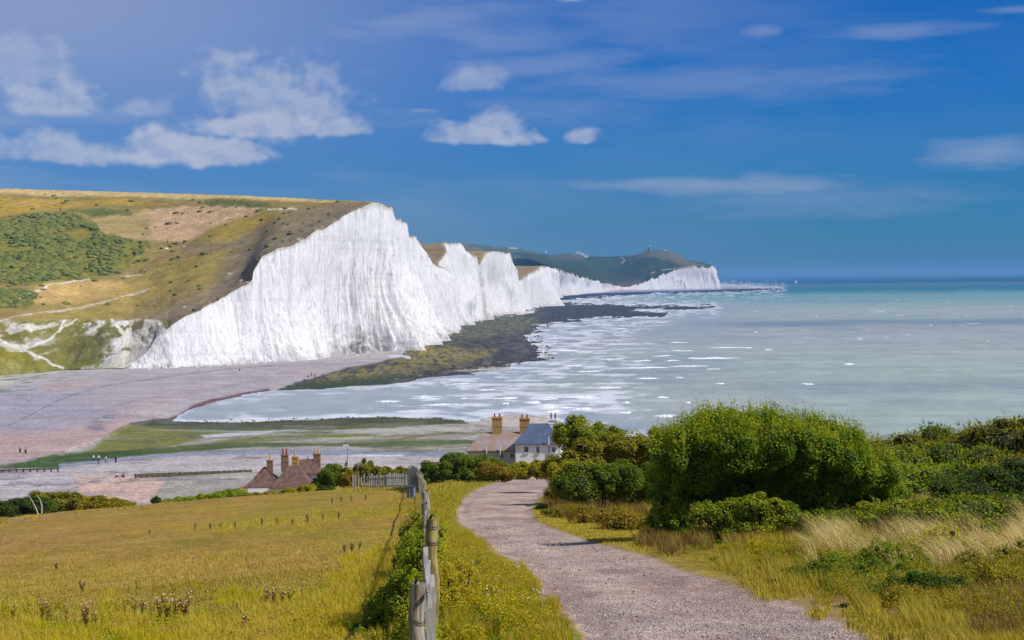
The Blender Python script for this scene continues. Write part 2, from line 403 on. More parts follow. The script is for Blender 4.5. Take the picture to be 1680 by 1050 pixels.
# ------------------------------------------------------------------ beach, algae flats, wave-cut rock platform
def make_shore():
    v = np.concatenate([np.arange(16.5, 60, .7), np.arange(60, 372, 1.05), [400, 460, 560, 800]])
    u = np.concatenate([np.linspace(-3200, -960, 14), np.arange(-900, 520, 1.3), np.linspace(540, 1500, 30)])
    VV, UU = np.meshgrid(v, u, indexing='ij'); y = (CAMZ - .5) * F / VV; x = UU / F * y
    px = CX + UU + ROLL * VV; py = HY + VV - ROLL * UU
    fm = fbm(x / 22, y / 40, o=4, seed=41); ff = fbm(x / 4.5, y / 7, o=5, seed=43, g=.6); fl = fbm(x / 90, y / 60, o=4, seed=47)
    fst = fbm(x / 60, y / 9, o=5, seed=49, g=.6)      # long streaks parallel to the flats
    ridge = fbm(x / 3.4 + y / 60, y / 17, o=6, seed=52, g=.68)
    sd = sdf(px, py, LAND) + 2.2 * fm + 2.0 * ff + (3.5 * smooth(560, 700, px) + 6 * smooth(800, 880, px) * smooth(515, 530, py)) * fbm(x / 14, y / 40, o=5, seed=45, g=.68)
    px0, py0 = px, py; px = px + 14 * fm + 5 * ff; py = py + 2.2 * fst + 1.0 * ff
    c = np.ones(px.shape + (3,)) * lin((170, 162, 162))
    def zone(poly, cc, soft=3, k=1.0, nz=None):
        nonlocal c
        m_ = smooth(-soft, soft, sdf(px, py, poly)) * k
        if nz is not None: m_ = m_ * nz
        c = mixc(c, m_, cc)
    # shingle: lilac-grey above, pinkish tan below
    zone([(-900, 600), (215, 598), (0, 650), (-900, 700)], (176, 168, 168), 12)
    zone([(-900, 650), (60, 640), (200, 660), (230, 690), (120, 740), (-900, 760)], (152, 148, 164), 14, .7, smooth(-.5, .5, fst + .2))
    zone([(-900, 720), (60, 715), (160, 700), (230, 685), (215, 705), (120, 745), (60, 765), (-900, 775)], (184, 158, 150), 10, .9)
    zone([(130, 668), (200, 652), (330, 632), (430, 612), (520, 600), (640, 590), (640, 600), (500, 618), (380, 640), (300, 662), (250, 680), (190, 690)], (176, 160, 158), 8, .8, smooth(-.6, .4, fst))
    zone([(60, 640), (140, 628), (160, 634), (80, 650)], (184, 158, 150), 4, .7)
    zone([(-900, 606), (0, 612), (60, 602), (120, 606), (60, 618), (0, 642), (-900, 700)], (196, 192, 176), 6, .6)
    zone([(400, 600), (560, 588), (640, 584), (655, 590), (640, 597), (560, 606), (470, 612), (400, 620)], (164, 154, 158), 6, .6)
    c = c * (1 + .11 * fst + .10 * ff)[..., None]
    wl = dline(px0, py0 + .8 * ff, [(-200, 730), (20, 702), (60, 680), (100, 660), (150, 642), (200, 632), (260, 622), (330, 612), (400, 604), (470, 600)])
    c = mixc(c, smooth(1.6, .3, wl) * (.3 + .3 * (ff > -.1)), (112, 92, 108))
    wl = dline(px0, py0 + 1.2 * ff, [(30, 720), (120, 690), (220, 662), (340, 640), (440, 622)])
    c = mixc(c, smooth(3.5, .4, wl) * .25, (130, 118, 140))
    m_ = smooth(34, 4, np.hypot(px - 172, (py - 690) * 2.0)) * (ff > .1); c = mixc(c, m_ * .8, (86, 82, 112))
    m_ = smooth(26, 4, np.hypot(px - 158, (py - 707) * 2.0)) * (ff > .15); c = mixc(c, m_ * .6, (96, 92, 122))
    # wet dark edge of the beach
    wl = dline(px0, py0, [(215, 702), (275, 688), (296, 679), (320, 665), (350, 655), (400, 645), (440, 639)])
    c = mixc(c, smooth(4.5, 1, wl + 1.5 * ff), (112, 84, 92))
    # sea-kale clumps on the upper beach
    c = mixc(c, smooth(.1, .5, fbm(x / 5, y / 9, o=3, seed=61) - .1 - .012 * np.abs(py0 - 628 + .17 * px0)) * smooth(180, 60, px0) * .8, (112, 126, 86))
    # flats below the beach: bands of green weed, gravel and standing water
    flats = [(-40, 778), (0, 770), (60, 765), (120, 742), (185, 718), (216, 702), (275, 686), (330, 688), (450, 686), (560, 680), (650, 678), (770, 684), (900, 700), (1200, 760), (1200, 830), (-40, 830)]
    fm_ = smooth(-1.5, 1.5, sdf(px0 + 4 * ff, py0 + .8 * ff, flats))
    base = np.ones_like(c) * lin((160, 154, 142)); base = base * (1 + .28 * ff)[..., None]
    c = c * (1 - fm_[..., None]) + base * fm_[..., None]
    G1 = (112, 118, 52); G2 = (66, 88, 42); DK = (74, 76, 62); WET = (140, 144, 160)
    zone([(100, 768), (216, 700), (290, 702), (400, 704), (470, 706), (440, 712), (350, 718), (300, 730), (250, 740), (160, 752), (60, 772)], (122, 122, 62), 3)
    zone([(216, 702), (275, 686), (420, 684), (560, 680), (650, 678), (775, 684), (770, 694), (640, 703), (560, 706), (450, 712), (300, 705)], (78, 82, 60), 3, 1)
    zone([(400, 704), (520, 700), (640, 696), (700, 690), (690, 700), (560, 708), (430, 714)], (104, 108, 56), 3, .7)
    zone([(0, 771), (60, 762), (110, 748), (240, 738), (330, 736), (440, 730), (480, 732), (330, 744), (200, 752), (120, 762), (95, 774), (0, 773)], G2, 2.2)
    zone([(330, 731), (420, 720), (500, 714), (600, 714), (620, 717), (520, 722), (400, 730)], (114, 118, 58), 2.0)
    zone([(620, 726), (700, 713), (790, 709), (790, 714), (700, 718), (640, 728)], (120, 118, 66), 1.6, .8)
    zone([(290, 734), (400, 729), (560, 729), (760, 724), (790, 730), (640, 736), (520, 735), (400, 737), (290, 738)], (86, 100, 58), 1.8)
    zone([(330, 716), (440, 708), (500, 705), (470, 711), (400, 716), (340, 722)], (190, 188, 190), 1.6)
    zone([(540, 708), (680, 702), (790, 698), (800, 706), (700, 711), (600, 713), (540, 712)], (176, 172, 160), 2)
    zone([(96, 764), (160, 757), (280, 748), (430, 742), (560, 742), (760, 742), (760, 752), (560, 750), (430, 749), (280, 754), (150, 764), (96, 771)], WET, 1.6)
    zone([(96, 771), (150, 764), (280, 754), (430, 749), (600, 750), (760, 754), (760, 775), (430, 778), (245, 777), (200, 785), (-40, 830), (-40, 774)], (182, 172, 170), 2)
    zone([(560, 750), (660, 748), (660, 751), (570, 753)], (206, 204, 206), 1.2)
    zone([(120, 782), (200, 780), (245, 786), (275, 792), (262, 806), (240, 830), (120, 830)], (200, 170, 154), 3)
    m_ = (ff > .35) & (px0 < 200) & (py0 > 776) & (py0 < 800); c = mixc(c, m_ * .6, (112, 108, 128))
    c = mixc(c, fm_ * smooth(.35, .9, fst) * .25, (196, 196, 196)); st3 = fbm(x / 26, y / 6, o=6, seed=63, g=.62)
    c = mixc(c, fm_ * smooth(.12, .5, st3) * smooth(205, 290, px0 + (760 - py0)) * .55 * (py0 < 745), (104, 108, 62)); c = mixc(c, fm_ * smooth(.2, .6, -st3) * .35, (150, 150, 152)); c = mixc(c, fm_ * smooth(.45, .7, fbm(x / 8, y / 5, o=4, seed=64)) * .5, (92, 88, 80))
    # shingle bank beyond the far cottages
    zone([(765, 690), (790, 683), (830, 680), (890, 682), (920, 690), (940, 700), (880, 702), (800, 698)], (186, 174, 164), 1.5)
    # wave-cut platform at the foot of the cliffs
    plat = [(456, 637), (480, 628), (530, 616), (560, 606), (620, 596), (655, 588), (668, 575), (690, 566), (710, 552), (745, 543), (755, 531), (790, 520), (850, 514), (850, 505), (895, 500), (895, 485), (960, 480), (1010, 478.5), (1060, 477), (1180, 474), (1290, 472), (1290, 480), (1180, 510), (1100, 525), (900, 545), (960, 580), (930, 600), (700, 622), (600, 634), (456, 645)]
    pm = smooth(-1, 1, sdf(px0 + 5 * ff, py0 + .7 * ff + .5 * fm, plat))
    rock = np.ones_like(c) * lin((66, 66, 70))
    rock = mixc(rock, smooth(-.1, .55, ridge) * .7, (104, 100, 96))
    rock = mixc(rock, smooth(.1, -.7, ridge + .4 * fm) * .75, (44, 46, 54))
    def rz(poly, cc, soft, k, n_):
        nonlocal rock
        rock = mixc(rock, smooth(-soft, soft, sdf(px0 + 8 * fm, py0 + 1.6 * ff, poly)) * k * n_, cc)
    spk = smooth(-.5, .4, fbm(x / 1.6, y / 14, o=5, seed=57, g=.7) + .5 * ff)
    rz([(500, 632), (560, 606), (640, 594), (680, 570), (760, 575), (820, 575), (800, 590), (700, 606), (600, 622)], (132, 122, 64), 7, .85, spk)
    rz([(440, 640), (520, 625), (700, 612), (600, 634)], (56, 72, 42), 3, .8, np.ones_like(spk))
    rz([(660, 575), (700, 562), (760, 572), (700, 585)], (150, 136, 52), 6, .9, spk)
    rz([(710, 552), (745, 540), (800, 519), (850, 512), (900, 512), (870, 540), (800, 556), (740, 560)], (116, 122, 84), 8, .7, spk)
    rz([(690, 568), (745, 558), (820, 562), (800, 572), (720, 572)], (58, 66, 46), 4, .6, 1 - spk)
    rz([(660, 580), (700, 578), (790, 584), (760, 590), (680, 592)], (146, 130, 78), 4, .6, spk)
    rz([(740, 608), (790, 602), (850, 600), (860, 603), (800, 607)], (176, 168, 158), 1.5, .8, np.ones_like(spk))
    rz([(895, 496), (895, 484), (960, 480.5), (1045, 479.5), (1290, 473), (1290, 480), (1060, 486)], (52, 60, 80), 1.5, .8, np.ones_like(spk))
    rz([(850, 506), (960, 502), (1180, 500), (1180, 508), (960, 512), (1100, 510), (1100, 520), (900, 528), (850, 515)], (58, 64, 74), 4, .6, np.ones_like(spk))
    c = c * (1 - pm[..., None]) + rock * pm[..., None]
    # pale shingle strip at the very foot of the far cliffs
    wl = dline(px0, py0, [(897, 485), (960, 479.5), (1020, 477), (1180, 472.5)]); c = mixc(c, smooth(3.2, 1.8, wl), (150, 150, 172))
    for q in ([(704, 547), (716, 546), (745, 543), (752, 545)], [(775, 524), (792, 521)], [(850, 515), (875, 512)], [(640, 586), (660, 586), (672, 588)]):
        c = mixc(c, smooth(3.0, 1.2, dline(px0, py0 + .5 * ff, q)) * .8, (206, 202, 204))
    # heights: 0 at the water's edge, rising inland; rocks are rough
    z = np.clip(.05 + .035 * sd, -.6, .9) + .12 * fm * (sd > 4) + pm * .22 * np.clip(ridge, -1, 1) * (sd > 0) + .5 * smooth(20, 70, sd) * (1 - fm_)
    z = z * smooth(0, 6, np.maximum(sd, 0) + 0) + (1 - smooth(0, 6, np.maximum(sd, 0))) * np.clip(.06 + .06 * sd, -.6, .4)
    X = np.stack([x, y, z], -1).reshape(-1, 3); C = c.reshape(-1, 3)
    f = grid_faces(*x.shape)[:, ::-1]
    lab = np.where(pm > .5, 1, np.where(fm_ > .5, 2, 0)).ravel()[f[:, 0]]; keep = (sd.ravel()[f].max(1) > -8)
    m0 = mat_ground('shingle', .95, ((.08, .12), (.7, .22), (3, .3)), .9, 1.1, dist=.6)
    m1 = mat_ground('weedy_rock', 1.0, ((.15, .2), (.8, .35), (3, .3)), .8, 1.2, dist=.5)
    for k, nm, mt in ((0, 'beach', m0), (1, 'rock_platform', m1), (2, 'tidal_flats', m0)):
        ff_ = f[(lab == k) & keep]; used, inv = np.unique(ff_, return_inverse=True)
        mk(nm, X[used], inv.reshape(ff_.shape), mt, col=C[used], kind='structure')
make_shore()

def make_boulders():
    rng = np.random.default_rng(12); bm = bmesh.new(); bmesh.ops.create_icosphere(bm, subdivisions=1, radius=1.0); sv = np.array([v.co[:] for v in bm.verts]); sf = np.array([[v.index for v in f.verts] for f in bm.faces]); bm.free()
    def field(poly, n, lo, hi):
        P_ = []
        while len(P_) < n:
            a = rng.uniform(min(p[0] for p in poly), max(p[0] for p in poly), n); b = rng.uniform(min(p[1] for p in poly), max(p[1] for p in poly), n); k = sdf(a, b, poly) > 0; P_ += list(zip(a[k], b[k]))
        P_ = np.array(P_[:n]); v = (P_[:, 1] - HY) + ROLL * (P_[:, 0] - CX); y = (CAMZ - .5) * F / v; x = (P_[:, 0] - CX - ROLL * (P_[:, 1] - HY)) / F * y; r = rng.uniform(0, 1, n) ** 3 * (hi - lo) + lo; return x, y, r
    def rocks(name, sets, mat, label):
        V, Fc, n0 = [], [], 0
        for poly, n, lo, hi in sets:
            x, y, r = field(poly, n, lo, hi); sh = sv[None] * rng.uniform(.55, 1.15, (n, len(sv), 1)) * r[:, None, None] * np.array([1.3, 1.1, .6]) + np.stack([x, y, np.full(n, .30)], 1)[:, None]; V.append(sh.reshape(-1, 3)); Fc.append((np.arange(n)[:, None, None] * len(sv) + sf[None]).reshape(-1, 3) + n0); n0 += n * len(sv)
        tag(mk(name, np.concatenate(V), np.concatenate(Fc), mat, kind='stuff'), label, 'rocks')
    plat = [(500, 630), (600, 606), (660, 592), (700, 566), (745, 547), (800, 522), (850, 516), (960, 506), (930, 522), (880, 545), (900, 565), (910, 588), (800, 604), (640, 622)]
    rocks('dark_boulders', [(plat, 1700, .2, 1.1), ([(300, 688), (450, 686), (650, 681), (770, 686), (700, 696), (450, 706), (300, 700)], 700, .10, .4)], mat_plain('weedy_boulder', (84, 84, 70), .9, .3, .6, .1, col2=(120, 112, 66)), 'dark weed covered boulders strewn over the rock platform under the cliffs')
    rocks('chalk_rubble', [([(240, 603), (460, 592), (530, 584), (655, 581), (655, 586), (530, 590), (460, 597), (240, 607)], 700, .3, 1.6), ([(655, 580), (703, 560), (745, 543), (790, 521), (850, 515), (850, 518), (800, 525), (745, 550), (700, 568), (660, 590)], 500, .4, 2.2), ([(850, 515), (895, 500), (897, 503), (860, 518)], 160, .8, 3)], mat_plain('chalk_boulder', (206, 202, 196), .95, .12, .8, .05), 'fallen white chalk blocks along the foot of the cliffs')
    rocks('beach_stones', [([(150, 685), (190, 680), (205, 694), (165, 700)], 160, .08, .3), ([(138, 704), (175, 700), (180, 712), (140, 714)], 120, .08, .3), ([(95, 790), (200, 777), (210, 788), (120, 796)], 140, .05, .2), ([(60, 640), (470, 602), (470, 606), (60, 655)], 500, .08, .35)], mat_plain('dark_flint', (92, 84, 96), .9, .2, .6, .1), 'scattered dark stones and wrack on the pale shingle')
make_boulders()

# ------------------------------------------------------------------ the cliffs and the downs on top of them
# px of base, distance of base, px and py of the top edge
CL = [(205, 784, 205, 603), (240, 788, 240, 579), (262, 791, 256, 556), (280, 793, 272, 541), (305, 799, 300, 524), (330, 806, 330, 511), (380, 818, 352, 495), (400, 828, 378, 481), (412, 831, 404, 470), (418, 833, 414, 462), (424, 835, 416, 447), (440, 840, 430, 421),
      (462, 846, 455, 411), (480, 853, 480, 405), (495, 862, 498, 394), (510, 872, 520, 379), (540, 895, 558, 360), (580, 912, 598, 337), (600, 920, 610, 334), (617, 928, 622, 333.5), (640, 940, 636, 338), (655, 952, 643, 342), (668, 988, 651, 359),
      (682, 1020, 660, 364.5), (690, 1045, 668, 366), (703, 1088, 671, 388), (704, 1130, 683, 390), (706, 1180, 688.5, 398), (708, 1215, 689, 408), (712, 1240, 699, 412), (722, 1262, 703.5, 431), (732, 1290, 722, 438), (742, 1320, 737, 446),
      (736, 1390, 730, 444), (730, 1425, 720, 440), (736, 1435, 720, 430), (752, 1457, 734, 411), (756, 1516, 727, 400), (768, 1578, 757, 399), (776, 1647, 765, 414), (786, 1722, 782, 421), (789, 1760, 785, 434), (787, 1800, 783, 447),
      (794, 1825, 785, 436), (805, 1850, 794, 421), (815, 1870, 801, 414), (830, 1900, 821, 413), (842, 1930, 837, 418), (848, 1960, 841, 431), (850, 2000, 846, 437), (850, 2060, 848, 463),
      (856, 2150, 851, 461), (868, 2250, 866, 450), (880, 2350, 876, 446), (894, 2440, 889, 438), (897, 2700, 893, 438.5), (900, 3300, 900, 440),
      (905, 3600, 915, 442), (935, 3900, 935, 449), (960, 4300, 960, 457), (990, 4700, 990, 465), (1015, 5100, 1013, 469.5), (1027, 5150, 1027, 471), (1045, 5200, 1045, 467),
      (1065, 5250, 1065, 459), (1090, 5300, 1088, 450.5), (1110, 5330, 1110, 443.5), (1140, 5350, 1140, 438.5), (1165, 5370, 1163, 438), (1177, 5390, 1172, 437), (1178, 5500, 1173, 437.5), (1172, 5900, 1168, 440)]

def chalk_mat():
    m, N, b = mat_base('chalk'); tc = N.node('ShaderNodeTexCoord'); v = tc.outputs['Object']
    at = N.node('ShaderNodeAttribute', attribute_name='Col')
    st = N.noise(N.vscale(v, (.7, .7, .085)), 1.0, 6, .68)           # rain-washed vertical staining
    bed = N.noise(N.vscale(v, (.02, .02, .9)), 1.0, 4, .6)             # flint beds
    fine = N.noise(v, .9, 5, .7)
    f = N.m('MULTIPLY', N.ss(st, .36, .6, .78, 1.0), N.m('MULTIPLY', N.ss(bed, .36, .5, .97, 1.0), N.ss(fine, .3, .65, .88, 1.03)))
    mx = N.node('ShaderNodeVectorMath', operation='SCALE'); N.l.new(at.outputs['Color'], mx.inputs[0]); N.put(mx.inputs['Scale'], f)
    N.l.new(mx.outputs[0], b.inputs['Base Color']); b.inputs['Roughness'].default_value = .95; b.inputs['Specular IOR Level'].default_value = .05
    bn = N.node('ShaderNodeBump'); bn.inputs['Strength'].default_value = .8; bn.inputs['Distance'].default_value = 1.3
    h = N.m('ADD', N.m('MULTIPLY', N.noise(N.vscale(v, (.5, .5, .11)), 1.0, 7, .7), 1.5), N.m('MULTIPLY', N.noise(N.vscale(v, (.5, .5, .4)), 1.0, 4, .6), .25))
    N.l.new(h, bn.inputs['Height']); N.l.new(bn.outputs[0], b.inputs['Normal'])
    return m

def coast_columns():
    rows = []
    for a, b in zip(CL[:-1], CL[1:]):
        n = int(max(abs(b[2] - a[2]), abs(b[0] - a[0])) * 1.6 + min(60, abs(b[1] - a[1]) / 3.0) + 4)
        for i in range(n):
            t = i / n; rows.append([a[k] * (1 - t) + b[k] * t for k in range(4)])
    rows.append(list(CL[-1])); return np.array(rows)

def smooth1(a, k):
    if k < 1: return a
    w = np.hanning(2 * k + 3)[1:-1]; w /= w.sum(); return np.convolve(np.pad(a, k, mode='edge'), w, mode='valid')

def make_cliffs():
    R = coast_columns()
    bx, by, bz = P(R[:, 0], HY, R[:, 1]); bz = np.full(len(R), .15)
    vt = (R[:, 3] - HY) + ROLL * (R[:, 2] - CX)
    dt = R[:, 1] + np.interp(R[:, 1], [790, 900, 1000, 2000, 5000], [3, 8, 8, 12, 20])
    tx = ((R[:, 2] - CX) - ROLL * (R[:, 3] - HY)) / F * dt; ty = dt; tz = CAMZ - vt / F * dt
    s = np.concatenate([[0], np.cumsum(np.hypot(np.diff(bx), np.diff(by)))])
    px_m = R[:, 1] / F                                     # metres per photo pixel
    jag = fbm(s / 14, s * 0, o=5, seed=3, g=.6); tz = tz + jag * np.clip(px_m * 4.5, 0, 6) * smooth(6, 20, tz)
    kx = np.gradient(smooth1(bx, 9)); ky = np.gradient(smooth1(by, 9)); L = np.hypot(kx, ky) + 1e-9
    nx, ny = smooth1(ky / L, 12), smooth1(-kx / L, 12); L = np.hypot(nx, ny) + 1e-9; nx, ny = nx / L, ny / L
    nr = 120; t = np.linspace(0, 1, nr)[:, None]
    H = (tz - bz)[None, :]; hs = np.clip(H / 60, .05, 1.3)
    far = np.clip(R[:, 1] / 1000, .9, 3.5)[None, :]
    zz = bz[None, :] + t * H
    S = s[None, :] + 2.6 * fbm(zz / 40, s[None, :] / 60, o=3, seed=9)
    def rid(sc_, sd_): return np.abs(fbm(S / (sc_ * far), zz / (sc_ * 8 + 24), o=3, seed=sd_))
    flut = -7.0 * (rid(20, 4) - .38) * (1 - .5 * t) - 2.6 * (rid(6.5, 14) - .4) * np.interp(R[:, 1], [2500, 4500], [1, .35])[None, :] - 1.0 * (rid(2.6, 24) - .4)
    big = 5.0 * fbm(S / (55 * far), zz / 400, o=2, seed=33)
    flare = np.interp(R[:, 1], [784, 900, 960], [8, 7, 4])[None, :] * (1 - t) ** 4 * (.5 + .9 * np.clip(fbm(S / (16 * far), zz * 0, o=3, seed=44), -.5, 1)) + 2 * (1 - t) ** 2
    dd = R[:, 1][None, :]
    for d_i, a_i, w_i in ((948, 8, 8), (1018, 10, 12), (1085, 9, 9), (1240, 5, 14), (1457, 6, 14), (1650, 6, 18), (1850, 7, 16), (1960, 7, 18), (2150, 6, 30), (2440, 9, 30)):
        s_i = np.interp(d_i, np.maximum.accumulate(R[:, 1]), s); big = big + a_i * np.exp(-((S - s_i) / w_i) ** 2) * (1 - t) ** 1.2 - .45 * a_i * np.exp(-((S - s_i - 2.2 * w_i) / (w_i * .8)) ** 2)
    rub = 1.5 * fbm(S / 5, zz / 8, o=4, seed=55, g=.6) * (.12 + smooth(.25, .0, t))
    ledge = .0 * fbm(S / 40, zz / 2.2, o=3, seed=66)
    calm = np.interp(R[:, 1], [784, 900, 930, 1100], [.45, .42, 1.25, 1.15])[None, :] * (.55 + .9 * smooth(-.4, .5, fbm(S / 70, zz / 45, o=3, seed=91)))
    off = ((flut * calm + big + flare) * np.clip(far * .8, 1, 2.4) + (rub + ledge) * np.clip(1.6 - .5 * far, .25, 1)) * hs; off = np.where(off < 0, off * smooth(1.0, .35, t), off * smooth(1.0, .84, t))
    X = bx * (1 - t) + tx * t + nx * off; Y = by * (1 - t) + ty * t + ny * off; Z = zz + 0 * off
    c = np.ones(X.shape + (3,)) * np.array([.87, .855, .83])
    c = c * np.interp(R[:, 1], [950, 1300, 2400, 5000], [1, .86, .80, .74])[None, :, None] * np.array([1, 1, 1.02])  # farther chalk greyed, painting in the weaker sun on those faces
    # dirt: darker rubble at the base, some grey undercut patch, ochre soil at the lip
    c = mixc(c, smooth(.09, .0, t + .05 * fbm(S / 7, zz / 4, o=4, seed=71)) * .42 * smooth(1.0, .6, hs * 0 + .5), (150, 142, 138))
    c = mixc(c, smooth(.15, .75, fbm(S / 9, zz / 5, o=5, seed=72, g=.62) - t * 1.1) * .45, (150, 146, 142))
    c = mixc(c, smooth(.4, .9, fbm(S / 4, zz / 40, o=5, seed=73)) * .4, (170, 170, 172))
    c = mixc(c, smooth(.965, 1.0, t + .02 * fbm(S / 6, zz / 6, seed=74)) * .55, (176, 158, 128))
    crk = np.abs(fbm(S / 13 + .25 * zz / 13, zz / 30, o=4, seed=92)); c = mixc(c, smooth(.035, .0, crk) * .45 * (Y < 1400), (150, 148, 146))
    flb = fbm(S / 90, zz / 1.5 + S / 300, o=3, seed=93); c = mixc(c, smooth(.45, .62, flb) * .12 * (Y < 1400), (160, 156, 150))
    px, py = proj(X, Y, Z)
    m_ = smooth(30, 8, np.abs(px - 592)) * smooth(30, 10, np.abs(py - 562)) * smooth(-.2, .4, fbm(S / 4, zz / 1.3, o=4, seed=75)); c = mixc(c, m_ * .6, (142, 134, 128))
    c = mixc(c, smooth(5, 1, np.abs(px - 789 - .1 * (py - 440))) * smooth(-.5, .4, fbm(S / 6, zz / 9, o=4, seed=79)) * .7 * (Y > 1500) * (Y < 2000), (158, 134, 124))  # brown staining that also paints the shade of the recess between two cliffs
    # the slope of scree and turf where the cliff runs out at the beach
    m_ = smooth(300, 225, px + 30 * fbm(S / 9, zz / 6, o=4, seed=76)) * smooth(-.3, .5, fbm(S / 4, zz / 4, o=4, seed=77)); c = mixc(c, m_ * .8, (132, 128, 92))
    c = mixc(c, smooth(4600, 5100, Y) * smooth(5230, 5150, Y) * smooth(-.3, .4, fbm(S / 60, zz / 9, seed=78)) * .7, (190, 150, 132))
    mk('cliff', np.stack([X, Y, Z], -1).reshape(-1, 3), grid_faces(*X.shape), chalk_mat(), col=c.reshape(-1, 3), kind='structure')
    return R, s, tx, ty, tz
COAST = make_cliffs()

def rowlerp(pts, ts, nr):
    """pts: list of (ncol,3) control rows at parameters ts -> nr rows"""
    tt = np.linspace(0, 1, nr); ts = np.array(ts); out = np.zeros((nr,) + pts[0].shape)
    for i, t in enumerate(tt):
        k = min(len(ts) - 2, max(0, np.searchsorted(ts, t, 'right') - 1)); f = (t - ts[k]) / (ts[k + 1] - ts[k]); out[i] = pts[k] * (1 - f) + pts[k + 1] * f
    return out

def make_haven_hill():
    R, s, tx, ty, tz = COAST
    k = np.where((R[:, 1] <= 952.5))[0]; cx = tx[k]; cy = ty[k]; cz = tz[k]; cpx = R[k, 2]
    # left part: the foot of the slope behind the beach
    lp = np.arange(-700, 205, 2.0); ly = np.interp(lp, [-700, -150, 0, 60, 110, 205], [640, 624, 616, 612, 606, 604])
    L = np.array([P(a, b, (CAMZ - 1.0) * F / ((b - HY) + ROLL * (a - CX))) for a, b in zip(lp, ly)])
    B = np.concatenate([L, np.stack([cx, cy, cz], 1)]); bpx = np.concatenate([lp, cpx])
    # top of the lower bank
    mpy = np.interp(bpx, [-700, 0, 120, 205, 240, 272, 290], [545, 527, 524, 531, 532, 528, 524]); md = B[:, 1] + np.interp(bpx, [0, 205, 272, 290], [40, 34, 14, 6])
    M = np.array([P(a, b, d) for a, b, d in zip(bpx + 4, mpy, md)])
    w = (smooth(262, 292, bpx))[:, None]; Bs = B.copy(); Bs[:, 2] = np.maximum(smooth1(B[:, 2], 75), 1.5); Bs[:, 0] = smooth1(B[:, 0], 60); Bs[:, 1] = smooth1(B[:, 1], 60)
    M = M * (1 - w) + (Bs + np.array([-5.0, 14.0, 1.5])) * w
    for q in range(3): M[:, q] = smooth1(M[:, q], 22)
    rpx = np.interp(bpx, [-700, -150, 0, 205, 270, 330, 430, 480, 520, 560, 600, 622, 643], [-700, -160, 10, 222, 300, 370, 470, 515, 545, 572, 603, 622, 640])
    rpy = np.interp(rpx, [-700, -160, 0, 150, 300, 450, 560, 603, 622, 640], [292, 304, 309.5, 313.5, 318, 323.5, 329, 331.5, 333, 341]); rd = np.interp(rpx, [-700, 0, 300, 450, 560, 603, 622, 640], [1290, 1210, 1120, 1050, 992, 968, 962, 962])
    Rg = np.array([P(a, b, d) for a, b, d in zip(rpx, rpy, rd)])
    for q in range(3): Rg[:, q] = smooth1(Rg[:, q], 50)
    # the ridge never falls below the cliff edge it starts from
    T = rowlerp([B, M, Rg], [0, .16, 1], 330)
    B1 = Rg + np.array([-40, 260, -9]); B2 = Rg + np.array([-160, 800, -50]); B3 = np.array(B2); B3[:, 2] = -2; B3[:, 1] += 60
    back = rowlerp([Rg, B1, B2, B3], [0, .3, .9, 1], 24)[1:]
    A = np.concatenate([T, back]); X, Y, Z = A[..., 0], A[..., 1], A[..., 2]
    px, py = proj(X, Y, Z); tt = np.concatenate([np.linspace(0, 1, 330), np.full(23, 1)])[:, None]
    ff = fbm(X / 5, Y / 7, o=5, seed=101, g=.6); fm = fbm(X / 30, Y / 60, o=4, seed=103); cl = fbm(X / 9, Y / 26, o=4, seed=107)
    c = np.ones(X.shape + (3,)) * lin((146, 128, 74)); c = mixc(c, smooth(-.4, .6, fm) * .5, (160, 142, 68))
    qx, qy = px + 10 * fm + 5 * ff, py + 2.5 * fm + 1.5 * ff
    def zone(poly, cc, soft=3, k=1.0, nz=None):
        nonlocal c
        m_ = smooth(-soft, soft, sdf(qx, qy, poly)) * k
        if nz is not None: m_ = m_ * nz
        c = mixc(c, m_, cc); return m_
    zone([(-900, 280), (640, 320), (600, 331), (450, 329), (300, 325), (160, 322), (0, 319), (-900, 318)], (206, 178, 118), 2, .95)
    zone([(-900, 318), (0, 326), (180, 328), (270, 333), (180, 338), (60, 345), (0, 352), (-900, 360)], (176, 146, 48), 3, .9)
    zone([(-900, 326), (0, 331), (120, 332), (160, 338), (60, 341), (0, 336), (-900, 335)], (180, 150, 96), 2.5, .7, smooth(-.4, .4, ff))
    zone([(150, 388), (140, 358), (215, 345), (300, 337), (425, 338), (430, 346), (345, 372), (292, 396), (243, 393)], (190, 158, 118), 4)
    zone([(170, 340), (300, 334), (330, 336), (200, 343)], (128, 116, 62), 2, .7)
    zone([(60, 470), (110, 462), (150, 461), (240, 458), (245, 470), (225, 478), (130, 499), (50, 497), (35, 485)], (188, 158, 96), 4)
    zone([(130, 350), (240, 340), (240, 392), (210, 384), (150, 386)], (150, 140, 62), 6, .5)
    g = zone([(-900, 368), (0, 357), (40, 351), (90, 350), (120, 347), (150, 364), (165, 384), (215, 392), (243, 396), (240, 412), (215, 440), (150, 456), (80, 462), (40, 466), (0, 464), (-900, 470)], (88, 104, 50), 3, .95)
    c = mixc(c, g * smooth(-.1, .6, cl) * .85, (60, 86, 54)); c = mixc(c, g * smooth(.1, .7, -cl) * .8, (150, 138, 56)); c = mixc(c, g * smooth(.15, .5, ff - .2 * cl) * .5, (44, 62, 40))
    c = mixc(c, g * smooth(34, 10, np.hypot((px - 130), (py - 384) * 2.2)) * .7, (158, 138, 50))
    g = zone([(-900, 474), (0, 472), (40, 474), (62, 480), (45, 502), (0, 505), (-900, 510)], (62, 88, 46), 3, .9)
    for q in ([(128, 349), (170, 343), (215, 345), (210, 352), (150, 355)], [(335, 334), (360, 329), (440, 332), (445, 340), (400, 341), (345, 339)], [(155, 386), (190, 384), (195, 391), (158, 391)], [(345, 381), (362, 380), (362, 385), (348, 385)]):
        zone(q, (92, 100, 50), 2.5, .85)
